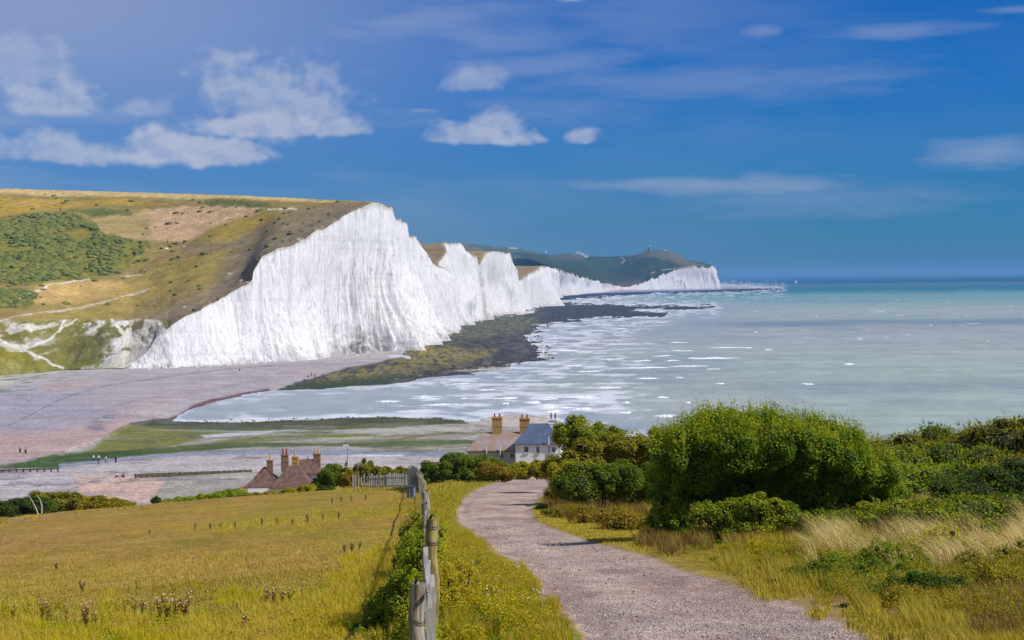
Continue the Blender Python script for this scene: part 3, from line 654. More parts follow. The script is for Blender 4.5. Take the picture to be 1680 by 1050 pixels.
    # grazed grey-brown turf by the cliff edge, brighter olive below the tan grass
    zone([(215, 528), (290, 498), (350, 470), (400, 405), (420, 400), (470, 372), (560, 342), (602, 331), (640, 340), (560, 372), (480, 412), (425, 430), (418, 470), (350, 500), (270, 545), (240, 590), (205, 606)], (136, 120, 96), 14, .9)
    zone([(430, 362), (500, 340), (590, 330), (560, 345), (480, 375), (420, 400), (380, 415), (300, 412), (290, 402), (380, 402)], (138, 120, 88), 6, .8)
    zone([(318, 392), (350, 372), (430, 350), (470, 346), (450, 362), (380, 392)], (158, 136, 52), 6, .8)
    zone([(250, 430), (330, 415), (350, 425), (340, 450), (260, 480), (200, 510), (180, 525), (60, 527), (40, 520), (130, 507)], (154, 136, 66), 7, .7)
    c = mixc(c, smooth(3.4, 1.5, np.abs(py - 402 - .004 * (px - 400))) * smooth(285, 300, px) * .35, (120, 106, 92))
    # the lower bank: turf torn open over chalk
    bank = smooth(523, 528, py + 2 * ff) * smooth(300, 270, px)
    c = mixc(c, bank, (118, 112, 54)); c = mixc(c, bank * smooth(-.2, .5, fm) * .5, (92, 92, 60))
    sc_ = smooth(.0, .42, fbm(X / 6, Z / 4.0, o=5, seed=111, g=.65) + .30 * np.exp(-((px - 60) / 60) ** 2 - ((py - 548) / 18) ** 2) + .7 * smooth(140, 235, px) * smooth(530, 572, py) + .10)
    sc2 = smooth(-.5, .3, fbm(X / 22, Z / 12, o=3, seed=113) + 1.1 * smooth(150, 215, px) + .15)
    c = mixc(c, bank * sc_ * sc2 * .85, (200, 196, 188)); c = mixc(c, bank * sc_ * smooth(170, 215, px) * .8, (228, 226, 220))
    c = mixc(c, bank * smooth(300, 120, px) * smooth(592, 600, py) * .5, (110, 118, 46))
    c = mixc(c, bank * smooth(90, 20, px) * smooth(560, 590, py) * .8, (134, 126, 44))
    # paths, worn to chalk
    for pts, w_, cc, k in (([(-200, 545), (0, 526), (40, 516), (130, 506), (190, 490), (245, 474)], 1.5, (200, 180, 160), .8), ([(32, 488), (46, 482), (66, 476), (80, 468), (95, 466), (118, 462), (146, 458)], 1.2, (214, 204, 196), .9),
                           ([(200, 454), (232, 450)], 1.2, (206, 196, 186), .7), ([(38, 458), (36, 466), (46, 476)], 1.4, (150, 124, 96), .8), ([(-200, 520), (0, 562), (45, 579), (75, 588), (104, 604)], 1.5, (214, 208, 200), .9),
                           ([(40, 577), (70, 562), (98, 541), (106, 526)], 1.8, (210, 206, 198), .9), ([(98, 541), (126, 523)], 1.3, (208, 202, 196), .8), ([(183, 524), (190, 535), (204, 545), (216, 552), (226, 566)], 1.8, (214, 210, 204), .9),
                           ([(440, 344), (480, 342), (486, 344)], 1.3, (214, 206, 198), .8), ([(360, 424), (420, 412)], .9, (170, 156, 140), .5)):
        d_ = dline(px + 1.5 * ff, py + .9 * ff, pts); c = mixc(c, smooth(w_ * 1.5, w_ * .5, d_ + 1.1 * ff * min(w_, 1.6)) * k, cc)
    for (a, b, r_) in ((274, 407, 3), (302, 403, 2), (395, 460, 4), (405, 463, 3), (303, 503, 3), (378, 449, 3.5), (490, 393, 3)):
        c = mixc(c, smooth(r_, r_ * .5, np.hypot((px - a) * .6, (py - b) * 1.5) + .6 * ff), (226, 220, 212))
    zone([(215, 528), (290, 498), (350, 470), (400, 405), (420, 400), (470, 372), (560, 342), (602, 331), (640, 340), (560, 372), (480, 412), (425, 430), (418, 470), (350, 500), (270, 545), (240, 590), (205, 606)], (138, 122, 98), 16, .5)
    c = c * (1 + .22 * ff)[..., None]
    # relief: gorse stands about a metre and a half proud of the turf
    green = np.clip((c[..., 1] - c[..., 0]) * 12, 0, 1)
    Z2 = Z + smooth(0, .04, tt) * np.where(tt < 1, .25 * ff + .5 * fm, 0) + green * (1.2 + 1.2 * cl) * smooth(.02, .06, tt) * (tt < .98) * smooth(480, 440, py) + bank * 1.3 * fbm(X / 5, Z / 4, o=4, seed=117)
    edge = smooth(1, 6, np.hypot(X - B[:, 0][None], Y - B[:, 1][None])); Z2 = Z * (1 - edge) + Z2 * edge
    m = mat_ground('down_turf', 1.0, ((.05, .10), (.35, .16), (1.6, .30)), .9, 1.1, dist=.8)
    global HILLC; HILLC = (X, Y, Z2, green * smooth(.02, .06, tt) * (tt < .98), px, py)
    mk('hill', np.stack([X, Y, Z2], -1).reshape(-1, 3), grid_faces(*X.shape), m, col=c.reshape(-1, 3), kind='structure')
    return A
HAVEN = make_haven_hill()

def make_gorse():
    X, Y, Z, g, px, py = HILLC; rng = np.random.default_rng(31); bm = bmesh.new(); bmesh.ops.create_icosphere(bm, subdivisions=2, radius=1.0); sv = np.array([v.co[:] for v in bm.verts]); sf = np.array([[v.index for v in f.verts] for f in bm.faces]); bm.free()
    w = np.hypot(np.gradient(X, axis=1), np.gradient(Y, axis=1)) * np.hypot(np.gradient(X, axis=0), np.gradient(Y, axis=0)) * ((g > .12) * np.clip(g, .25, 1) + .0022 * (py < 520)) * (px > -60) * (py < 516) * (np.arange(X.shape[0])[:, None] < 322); w = w.ravel() / w.sum()
    k = rng.choice(w.size, 6500, p=w); n = len(k); r = rng.uniform(.7, 2.5, n) * rng.uniform(.6, 1, n); c = np.stack([X.ravel()[k] + rng.normal(0, .6, n), Y.ravel()[k] + rng.normal(0, .9, n), Z.ravel()[k] - r * .15], 1)
    v = sv[None] * rng.uniform(.7, 1.2, (n, len(sv), 1)) * r[:, None, None] * np.array([1.15, 1.1, .62]) + c[:, None]; f = (np.arange(n)[:, None, None] * len(sv) + sf[None]).reshape(-1, 3)
    m = mat_leaf('gorse', [(66, 84, 40), (90, 102, 44), (122, 120, 52), (80, 94, 50), (144, 132, 62)], 0, .45, .9, pscale=.03)
    tag(mk('gorse_scrub', v.reshape(-1, 3), f, m, kind='stuff'), 'low dark green gorse scrub covering the left of the hillside', 'scrub')
make_gorse()

def haven_at(qx, qy):
    """world point of the hill seen nearest to a photo pixel"""
    px, py = proj(HAVEN[:329, :, 0], HAVEN[:329, :, 1], HAVEN[:329, :, 2]); k = np.argmin((px - qx) ** 2 + (py - qy) ** 2)
    return HAVEN[:329].reshape(-1, 3)[k]

def make_downs():
    R, s, tx, ty, tz = COAST
    k = np.where((R[:, 1] > 948) & (R[:, 1] < 4900))[0][::2]
    x0, y0, z0 = tx[k], ty[k], tz[k] + .05; d = R[k, 1]
    ts = np.concatenate([np.linspace(0, .04, 10), np.linspace(.05, 1, 60)])[:, None]
    S = ts * (620 * np.clip(d / 1500, .6, 2) * smooth(1060, 1130, d) + 45)[None, :]
    X = x0 - S * 1.0; Y = y0 + .10 * S; zs = smooth1(z0, 4)
    w = smooth(0, 8, S); Z = z0 * (1 - w) + zs * w - .012 * S * smooth(600, 200, d)[None, :] - 8 * smooth(60, 400, S) * smooth(1330, 1200, d)[None, :]
    Z = Z + np.where(S > 6, .8 * fbm(X / 30, Y / 50, o=4, seed=131), 0) - 1.5 * smooth(30, 300, S) - .35 * S * smooth(1130, 1060, d)[None, :]
    ff = fbm(X / 6, Y / 30, o=5, seed=133); fm = fbm(X / 40, Y / 120, o=4, seed=135)
    c = np.ones(X.shape + (3,)) * lin((134, 116, 86)); c = mixc(c, smooth(-.3, .6, fm) * .5, (146, 128, 84)); c = mixc(c, smooth(2, 0, S) * .6, (180, 166, 140))
    c = mixc(c, smooth(1600, 1700, Y) * smooth(1790, 1740, Y) * .6, (150, 112, 98)); c = mixc(c, smooth(2600, 4200, Y) * .8, (92, 108, 72)); c = c * (1 + .12 * ff)[..., None]
    m = mat_ground('far_turf', 1.0, ((.01, .12), (.08, .16)), .3, .15, dist=1.0)
    mk('downs', np.stack([X, Y, Z], -1).reshape(-1, 3), grid_faces(*X.shape), m, col=c.reshape(-1, 3), kind='structure')
    # headland with the old lighthouse, above the last cliffs
    k = np.where((R[:, 1] >= 3550) & (R[:, 1] < 5450))[0]
    B = np.stack([tx[k], ty[k], tz[k] + .1], 1); bp = R[k, 2]; Bs = B.copy()
    for q in range(3): Bs[:, q] = smooth1(B[:, q], 25)
    Bs = Bs * .93
    rp = np.interp(bp, [915, 935, 960, 990, 1015, 1027, 1045, 1065, 1090, 1110, 1140, 1165, 1173], [840, 880, 912, 945, 975, 1005, 1035, 1060, 1085, 1105, 1135, 1160, 1171])
    ry = np.interp(rp, [840, 880, 905, 935, 958, 1000, 1035, 1050, 1062, 1080, 1095, 1110, 1120, 1130, 1150, 1165, 1171], [414, 417, 418, 415, 420, 421, 419, 416, 412, 410.5, 411, 416, 422, 427, 430, 434, 436.6]); rd = np.interp(rp, [840, 1000, 1095, 1140, 1165, 1171], [6900, 6600, 6300, 5900, 5560, 5450])
    Rg = np.array([P(a, b, e) for a, b, e in zip(rp, ry, rd)])
    Bs = Bs / .93; B2 = Bs * .95 + Rg * .05; mid = Bs * .55 + Rg * .45; mid[:, 2] += 6 * smooth(1000, 1060, bp) * smooth(1165, 1100, bp) - 10 * smooth(990, 1015, bp) * smooth(1060, 1030, bp)
    A = rowlerp([B, B2, mid, Rg, Rg + np.array([60, 400, -12]), Rg + np.array([100, 1500, -60])], [0, .04, .35, .75, .85, 1], 90); X, Y, Z = A[..., 0], A[..., 1], A[..., 2]
    px, py = proj(X, Y, Z); ff = fbm(X / 25, Y / 60, o=5, seed=141); fm = fbm(X / 120, Y / 300, o=4, seed=143)
    Z = Z + np.where((np.arange(90) > 2)[:, None], 2.0 * fbm(X / 90, Y / 200, o=3, seed=140), 0) * (np.linspace(0, 1, 90)[:, None] < .72)
    c = np.ones(X.shape + (3,)) * lin((52, 66, 44)); c = mixc(c, smooth(-.2, .6, fm) * .6, (66, 78, 50)); c = mixc(c, smooth(.1, .6, ff) * .5, (36, 50, 38))
    c = mixc(c, smooth(-4, 4, sdf(px + 6 * fm, py + 1.5 * ff, [(1030, 421), (1060, 413), (1095, 409), (1115, 414), (1135, 428), (1165, 436), (1130, 437), (1105, 430), (1075, 422)])) * .8, (112, 102, 80))
    c = mixc(c, smooth(-5, 5, sdf(px + 6 * fm, py, [(905, 412), (962, 414), (960, 426), (925, 428), (900, 424)])) * .6, (104, 98, 78))
    c = mixc(c, smooth(-4, 4, sdf(px + 6 * fm, py, [(985, 460), (1010, 466), (1060, 458), (1060, 463), (1030, 472), (1000, 472)])) * .6, (110, 92, 72))
    for pts in ([(1020, 422), (1025, 428), (1020, 432)], [(1068, 449), (1075, 446)], [(1085, 443), (1140, 436)]): c = mixc(c, smooth(1.2, .3, dline(px, py, pts)) * .7, (190, 170, 140))
    Z = np.maximum(Z, -2)
    mk('headland', np.stack([X, Y, Z], -1).reshape(-1, 3), grid_faces(*X.shape), m, col=c.reshape(-1, 3), kind='structure')
    # farther downs behind
    rp = np.arange(560, 960, 3.0); ry = np.interp(rp, [560, 690, 760, 790, 815, 832, 850, 862, 880, 895, 910, 930, 960], [400, 402, 398, 402, 405.5, 405, 406.5, 411, 413.5, 417, 420, 424, 430])
    Rg = np.array([P(a, b, 8200) for a, b in zip(rp, ry)]); B = np.array([P(a, 466, 5600) for a in rp]); B[:, 2] = 18
    mid = B * .5 + Rg * .5; mid[:, 2] += 6
    A = rowlerp([B, mid, Rg, Rg + np.array([0, 500, -20]), Rg + np.array([0, 2000, -60])], [0, .4, .8, .9, 1], 70); X, Y, Z = A[..., 0], A[..., 1], A[..., 2]; px, py = proj(X, Y, Z)
    ff = fbm(X / 40, Y / 90, o=5, seed=151); fm = fbm(X / 160, Y / 500, o=4, seed=153); Z = Z + 3 * fbm(X / 120, Y / 260, o=3, seed=154) * (np.linspace(0, 1, 70)[:, None] < .78)
    c = np.ones(X.shape + (3,)) * lin((104, 104, 78)); c = mixc(c, smooth(-.1, .3, fm) * .8, (72, 86, 58)); c = mixc(c, smooth(-3, 3, sdf(px, py + 2 * ff, [(760, 412), (850, 412), (890, 421), (900, 432), (760, 436)])) * .7, (56, 74, 56))
    c = mixc(c, smooth(2, .5, dline(px, py, [(835, 406), (848, 407)])) * .8, (180, 170, 140))
    Z = np.maximum(Z, -2)
    mk('distant_hills', np.stack([X, Y, Z], -1).reshape(-1, 3), grid_faces(*X.shape), m, col=c.reshape(-1, 3), kind='structure')
make_downs()

# ------------------------------------------------------------------ the near hill the photographer stands on
PATH = [(840, 784), (806, 793), (775, 806), (756, 822), (750, 838), (752, 856), (775, 874), (800, 892), (838, 920), (862, 946), (905, 982), (938, 1015), (962, 1060), (1000, 1200), (1900, 1200), (1480, 1060), (1420, 1036), (1345, 1006), (1300, 987), (1238, 968), (1180, 950),
        (1120, 934), (1060, 912), (1010, 898), (960, 884), (905, 866), (878, 850), (872, 836), (882, 820), (902, 804), (916, 790), (914, 783)]

def hbase(x, y):
    z = 37.1 - .10 * y
    z = z + .05 * np.minimum(0, x + 1 + 0) * smooth(-1, -6, x)
    z = z + 1.5 * smooth(7.5, 20, x) * smooth(22, 45, y)
    r = x / np.maximum(y, 1); dc = np.clip(136 + np.minimum(0, r + .083) * 222, 84, 140)
    z = z - .0007 * np.maximum(0, y - dc) ** 2
    # cottages' shelf, then the low sea wall
    fl = np.interp(x, [-110, -75, -52, -46, -30, -16, -9, 60], [-4, -3, 1.6, 4.2, 4.6, 6.4, 7.6, 7.6]) if np.ndim(x) == 0 else np.interp(np.asarray(x).ravel(), [-110, -75, -52, -46, -30, -16, -9, 60], [-4, -3, 1.6, 4.2, 4.6, 6.4, 7.6, 7.6]).reshape(np.shape(x))
    fl = fl - 12 * smooth(300, 318, y)
    return np.where(z > fl, z, fl + 0 * z)

def hgt(x, y):
    z = hbase(x, y)
    return z + .03 * fbm(x / 1.3, y / 1.3, o=3, seed=201) + .10 * fbm(x / 7, y / 7, o=3, seed=203) * smooth(12, 25, y) * 1.0

def ground(px, py):
    """first hit of the near hill for arrays of photo pixels -> x, y, z"""
    px = np.atleast_1d(np.asarray(px, float)); py = np.atleast_1d(np.asarray(py, float))
    v = (py - HY) + ROLL * (px - CX); u = (px - CX) - ROLL * (py - HY)
    ds = np.geomspace(7, 320, 150); lo = np.full(px.shape, 7.0); hi = np.full(px.shape, 320.0); done = np.zeros(px.shape, bool)
    for a, b in zip(ds[:-1], ds[1:]):
        hit = ~done & ((CAMZ - v / F * b) < hbase(u / F * b, np.full(px.shape, b))); lo[hit] = a; hi[hit] = b; done |= hit
    for _ in range(22):
        m_ = (lo + hi) / 2; below = (CAMZ - v / F * m_) < hbase(u / F * m_, m_); hi = np.where(below, m_, hi); lo = np.where(below, lo, m_)
    y = (lo + hi) / 2; x = u / F * y; return x, y, hgt(x, y), done

def make_near_ground():
    r = np.concatenate([np.linspace(-1.6, -.34, 24), np.arange(-.33, .33, .0011), np.linspace(.34, 1.6, 24)]); d = np.concatenate([np.geomspace(4, 13, 14)[:-1], 13 * np.exp(np.arange(0, math.log(330 / 13), .0062))])
    D, Rr = np.meshgrid(d, r, indexing='ij'); X = Rr * D; Y = D; Z = hgt(X, Y); px, py = proj(X, Y, Z)
    ff = fbm(X / .35, Y / .5, o=5, seed=211, g=.6); fm = fbm(X / 2.2, Y / 3.5, o=4, seed=213); fl = fbm(X / 9, Y / 16, o=4, seed=217)
    px1 = px + (10 * fm + 9 * ff) * smooth(780, 1000, py) + 2 * ff; py1 = py + 3 * fm * smooth(780, 1000, py) + ff
    c = np.ones(X.shape + (3,)) * lin((158, 128, 56)); c = mixc(c, smooth(-.2, .6, fl) * .65, (166, 142, 46)); c = mixc(c, smooth(.0, .7, -fl) * .6, (158, 124, 72)); c = mixc(c, smooth(.1, .7, ff) * .35, (122, 104, 44)); c = mixc(c, smooth(.2, .9, fm) * .3, (182, 156, 92)); c = mixc(c, smooth(.0, .5, fbm(X / 3.5, Y / 8, o=5, seed=219)) * .5, (128, 118, 40))
    def zone(poly, cc, soft=8, k=1.0, nz=None):
        nonlocal c
        m_ = smooth(-soft, soft, sdf(px1, py1, poly)) * k
        if nz is not None: m_ = m_ * nz
        c = mixc(c, m_, cc)
    zone([(-900, 990), (0, 1010), (300, 1010), (480, 980), (600, 960), (760, 980), (760, 1400), (-900, 1400)], (160, 148, 26), 22, .9)
    zone([(330, 860), (400, 835), (600, 810), (690, 800), (690, 860), (640, 960), (560, 920), (450, 880)], (146, 134, 40), 20, .7, smooth(-.5, .4, fm))
    zone([(690, 790), (850, 785), (760, 815), (745, 850), (860, 950), (960, 1060), (700, 1100), (680, 900)], (132, 128, 34), 6, 1)
    zone([(865, 945), (950, 1040), (970, 1100), (860, 1100), (830, 990)], (104, 116, 40), 10, .8)
    # right-hand verge and the ground under the scrub
    zone([(905, 783), (870, 800), (850, 850), (960, 880), (1500, 1080), (2600, 1080), (2600, 700), (930, 760)], (140, 122, 44), 5, 1)
    zone([(1240, 930), (1340, 960), (1700, 1010), (1700, 1060), (1400, 1040), (1300, 990)], (164, 140, 84), 12, .7)
    zone([(870, 830), (1050, 850), (1060, 910), (960, 885), (880, 858)], (160, 142, 44), 6, .9)
    # track: worn gravel with darker earth along the wheel lines
    sp = sdf(px + (7 * fm + 9 * ff) * smooth(790, 960, py) + 1.5 * ff, py + 2 * ff * smooth(800, 950, py), PATH); wsc = smooth(785, 1000, py) * 10 + 2.0
    pth = smooth(-.35, .35, sp / wsc)
    g = np.ones_like(c) * lin((190, 167, 150)); g = mixc(g, smooth(-.1, .5, fm) * .6, (146, 120, 110)); g = mixc(g, smooth(.1, .8, -fl) * .35, (180, 166, 158)); g = mixc(g, smooth(.25, .8, ff) * .3, (186, 176, 172)); g = mixc(g, smooth(.3, .8, -ff) * .35, (98, 82, 80))
    g = mixc(g, smooth(.15, .6, fbm(X / .8, Y / 1.5, o=4, seed=221)) * .5, (136, 114, 104)); g = mixc(g, smooth(.25, .7, fbm(X / 1.6, Y / 2.5, o=4, seed=223)) * .4, (206, 188, 174))
    g = mixc(g, smooth(6, 0, sp / wsc * 2) * .25, (130, 114, 100))
    g = mixc(g, smooth(-10, 10, sdf(px1, py1, [(700, 800), (790, 790), (900, 788), (905, 800), (800, 806), (740, 830), (730, 815)])) * .5 * smooth(-.4, .4, ff), (138, 124, 104))
    rut = np.exp(-((sp / wsc - 3.2) / 1.6) ** 2); g = mixc(g, rut * .35 * smooth(-.6, .3, fl), (150, 126, 116))
    c = c * (1 - pth[..., None]) + g * pth[..., None]; Z = Z - .02 * rut * pth
    c = mixc(c, smooth(-10, 0, sp / wsc * 4) * (1 - pth) * .35 * smooth(-.3, .3, ff), (150, 128, 92))
    Z = Z - .035 * smooth(-1, 1.5, sp / wsc) + (1 - pth) * .02 * ff
    c = np.clip(c, 0, 1)
    X3 = np.stack([X, Y, Z], -1).reshape(-1, 3); C = c.reshape(-1, 3); f = grid_faces(*X.shape); lab = (pth > .5).ravel()[f[:, 0]]
    mt = mat_ground('grassy_ground', .92, ((.5, .12), (4, .22), (26, .3)), .7, 14, dist=.05)
    m, N, b = mat_base('gravel_track'); at = N.node('ShaderNodeAttribute', attribute_name='Col'); tc = N.node('ShaderNodeTexCoord'); v = tc.outputs['Object']
    vo = N.node('ShaderNodeTexVoronoi'); N.l.new(v, vo.inputs['Vector']); vo.inputs['Scale'].default_value = 42
    vo2 = N.node('ShaderNodeTexVoronoi'); N.l.new(v, vo2.inputs['Vector']); vo2.inputs['Scale'].default_value = 17
    sp_ = N.node('ShaderNodeSeparateXYZ'); N.l.new(vo.outputs['Color'], sp_.inputs[0]); sp2 = N.node('ShaderNodeSeparateXYZ'); N.l.new(vo2.outputs['Color'], sp2.inputs[0])
    k = N.m('MULTIPLY', N.ss(sp_.outputs[0], 0, 1, .72, 1.28), N.ss(sp2.outputs[0], 0, 1, .84, 1.16)); k = N.m('MULTIPLY', k, N.ss(N.noise(v, 2.2, 5, .65), .3, .7, .82, 1.16))
    mx = N.node('ShaderNodeVectorMath', operation='SCALE'); N.l.new(at.outputs['Color'], mx.inputs[0]); N.put(mx.inputs['Scale'], k); N.l.new(mx.outputs[0], b.inputs['Base Color']); b.inputs['Roughness'].default_value = .95; b.inputs['Specular IOR Level'].default_value = .1
    bn = N.node('ShaderNodeBump'); bn.inputs['Strength'].default_value = .8; bn.inputs['Distance'].default_value = .03; N.l.new(N.m('ADD', vo.outputs['Distance'], N.noise(v, 9, 4, .6)), bn.inputs['Height']); N.l.new(bn.outputs[0], b.inputs['Normal'])
    for kk, nm, mm in ((False, 'field', mt), (True, 'path', m)):
        q = f[lab == kk]; used, inv = np.unique(q, return_inverse=True); mk(nm, X3[used], inv.reshape(q.shape), mm, col=C[used], kind='structure')
make_near_ground()

# ------------------------------------------------------------------ small builders
class MB:
    def __init__(s): s.v = []; s.f = []
    def box(s, c, d, rz=0.0, taper=1.0, rx=0.0):
        """box with its centre at c, size d"""
        n = len(s.v); co, si = math.cos(rz), math.sin(rz)
        for z in (-.5, .5):
            k = taper if z > 0 else 1.0
            for x, y in ((-.5, -.5), (.5, -.5), (.5, .5), (-.5, .5)):
                X, Y = x * d[0] * k, y * d[1] * k; s.v.append((c[0] + X * co - Y * si, c[1] + X * si + Y * co, c[2] + z * d[2]))
        s.f += [tuple(n + i for i in q) for q in ((0, 3, 2, 1), (4, 5, 6, 7), (0, 1, 5, 4), (1, 2, 6, 5), (2, 3, 7, 6), (3, 0, 4, 7))]; return s
    def prism(s, pts, axis_vec):
        """extrude a closed 3D polygon along a vector"""
        n = len(s.v); k = len(pts); a = Vector(axis_vec)
        s.v += [tuple(p) for p in pts] + [tuple(Vector(p) + a) for p in pts]
        s.f.append(tuple(n + i for i in reversed(range(k)))); s.f.append(tuple(n + k + i for i in range(k)))
        for i in range(k): j = (i + 1) % k; s.f.append((n + i, n + j, n + k + j, n + k + i))
        return s
    def tube(s, pts, rad, seg=8, cap=True):
        pts = [Vector(p) for p in pts]; n0 = len(s.v)
        if not isinstance(rad, (list, tuple)): rad = [rad] * len(pts)
        for i, p in enumerate(pts):
            t = (pts[min(i + 1, len(pts) - 1)] - pts[max(i - 1, 0)]).normalized(); a = t.orthogonal().normalized() if abs(t.z) < .95 else Vector((1, 0, 0)); a = (a - t * a.dot(t)).normalized(); b = t.cross(a)
            for j in range(seg):
                q = 2 * math.pi * j / seg; s.v.append(tuple(p + (a * math.cos(q) + b * math.sin(q)) * rad[i]))
        for i in range(len(pts) - 1):
            for j in range(seg):
                k = (j + 1) % seg; s.f.append((n0 + i * seg + j, n0 + i * seg + k, n0 + (i + 1) * seg + k, n0 + (i + 1) * seg + j))
        if cap: s.f.append(tuple(n0 + j for j in reversed(range(seg)))); s.f.append(tuple(n0 + (len(pts) - 1) * seg + j for j in range(seg)))
        return s
    def face(s, pts): n = len(s.v); s.v += [tuple(p) for p in pts]; s.f.append(tuple(n + i for i in range(len(pts)))); return s
    def build(s, name, mat, parent=None, bevel=0.0, smooth_=False, objmat=False):
        me = bpy.data.meshes.new(name); me.from_pydata([tuple(map(float, q)) for q in s.v], [], s.f); me.update()
        if smooth_: me.polygons.foreach_set('use_smooth', [True] * len(me.polygons))
        me.materials.append(mat); o = bpy.data.objects.new(name, me); COL.objects.link(o)
        if parent: o.parent = parent
        if bevel:
            b = o.modifiers.new('bevel', 'BEVEL'); b.width = bevel; b.segments = 2; b.limit_method = 'ANGLE'
        if objmat: o.material_slots[0].link = 'OBJECT'; o.material_slots[0].material = mat
        return o

M_ = {}
M_['roof_red'] = mat_plain('red_brown_tiles', (108, 84, 74), .9, .28, 1.4, .15, bump=.5, bscale=8)
M_['roof_tan'] = mat_plain('weathered_tiles', (140, 130, 134), .9, .16, .55, .15, bump=.4, bscale=8, col2=(148, 120, 92))
M_['slate'] = mat_plain('blue_slate', (80, 92, 116), .55, .16, 1.2, .4, bump=.3, bscale=9)
M_['white_wall'] = mat_plain('white_render', (238, 238, 238), .9, .06, 1.0, .1)
M_['cream_wall'] = mat_plain('cream_render', (196, 188, 160), .9, .10, 1.0, .1)
M_['tan_brick'] = mat_plain('tan_brick', (176, 142, 84), .9, .2, 5.0, .1, bump=.4)
M_['brown_brick'] = mat_plain('brown_brick', (140, 112, 84), .9, .25, 5.0, .1, bump=.4)
M_['pot'] = mat_plain('terracotta', (156, 62, 40), .8, .2, 8, .2)
M_['pot_pale'] = mat_plain('pale_clay', (196, 158, 118), .8, .2, 8, .2)
M_['glass'] = mat_plain('dark_window_glass', (38, 46, 52), .15, .2, 3, .5)
M_['frame'] = mat_plain('painted_frame', (210, 210, 208), .6, .05, 3, .3)
M_['pipe'] = mat_plain('grey_pipe', (84, 84, 90), .6, .1, 3, .3)
M_['wood'] = mat_plain('weathered_wood', (158, 148, 132), .9, .30, 3.0, .1, bump=.8, bscale=9, dist=.01, stretch=(9, 9, 1.0), col2=(104, 94, 80))
M_['wood_y'] = mat_plain('lichened_wood', (156, 144, 92), .9, .25, 3.0, .1, bump=.8, bscale=9, dist=.01, stretch=(7, 7, 1.2), col2=(112, 98, 60))
M_['wood_pale'] = mat_plain('silvery_wood', (176, 172, 164), .9, .16, 4.0, .1, bump=.6, bscale=9, dist=.01, stretch=(8, 8, 1.0))
M_['wood_dark'] = mat_plain('tarred_wood', (92, 84, 62), .9, .3, 2.0, .1, bump=.5)
M_['wire'] = mat_plain('galvanised_wire', (92, 96, 98), .7, .15, 20, .5, metal=.7)
M_['bark'] = mat_plain('grey_bark', (112, 98, 80), .9, .25, 12, .1, bump=.6, bscale=30, col2=(70, 58, 46))
M_['bluegrey'] = mat_plain('blue_grey_paint', (126, 134, 150), .6, .10, 3, .3)
M_['stone'] = mat_plain('grey_stone', (130, 128, 124), .9, .2, 3, .1)
M_['sail'] = mat_plain('white_sail', (236, 236, 236), .8, .03, 1, .1)
M_['chalkrock'] = mat_plain('chalk_rock', (214, 210, 202), .95, .1, 2, .05, bump=.4)

def hip_roof(w, d, rise, inset, over=.3, th=.12, hip_l=True, hip_r=True):
    """roof with its ridge along x; eaves at z=0"""
    b = MB(); W, D = w / 2 + over, d / 2 + over; l = -W + (inset if hip_l else 0); r = W - (inset if hip_r else 0)
    A = [(-W, -D, 0), (W, -D, 0), (W, D, 0), (-W, D, 0)]; L, R = (l, 0, rise), (r, 0, rise)
    b.face([A[0], A[1], R, L]); b.face([A[2], A[3], L, R]); b.face([A[1], A[2], R]); b.face([A[3], A[0], L])
    b.prism([(-W, -D, -th - .003), (W, -D, -th - .003), (W, D, -th - .003), (-W, D, -th - .003)], (0, 0, th)); return b

def chimney(parent_roof, loc, size, mat, npots, pot_mat, roof_name='chimney', pot_h=.7):
    """stack of brick with a corbelled head; the clay pots are its own pieces"""
    x, y, z = loc; w, d, h = size; b = MB(); b.box((x, y, z + h / 2), (w, d, h)); b.box((x, y, z + h + .08), (w + .16, d + .16, .16)); b.box((x, y, z + h + .20), (w + .04, d + .04, .08)); b.box((x, y, z + h * .62), (w + .08, d + .08, .10))
    o = b.build('chimney', mat, parent_roof)
    for i in range(npots):
        px_ = x + (i - (npots - 1) / 2) * w / max(npots, 1) * 1.02
        MB().tube([(px_, y, z + h + .24), (px_, y, z + h + .30), (px_, y, z + h + .24 + pot_h * .85), (px_, y, z + h + .24 + pot_h)], [.17, .15, .12, .16], 10).build('chimney_pot', pot_mat, o)
    return o

def window(parent, cx, z, w, h, y):
    """casement window standing in the wall face at local y"""
    f = MB(); t = .08
    for q in ((cx - w / 2 + t / 2, h / 2, t, h), (cx + w / 2 - t / 2, h / 2, t, h)): f.box((q[0], y - .02, z + q[1]), (q[2], .1, q[3]))
    f.box((cx, y - .02, z + t / 2), (w - 2 * t, .1, t)); f.box((cx, y - .02, z + h - t / 2), (w - 2 * t, .1, t)); f.box((cx, y - .015, z + h / 2), (.05, .08, h - 2 * t))
    o = MB(); wd = f.build('window', M_['frame'], parent); MB().box((cx, y - .006, z + h / 2), (w - 2 * t - .002, .03, h - 2 * t - .002)).build('pane', M_['glass'], wd); MB().box((cx, y - .07, z - .04), (w + .16, .18, .07)).build('sill', M_['frame'], wd)

def at(px, py, d): return P(px, py, d)

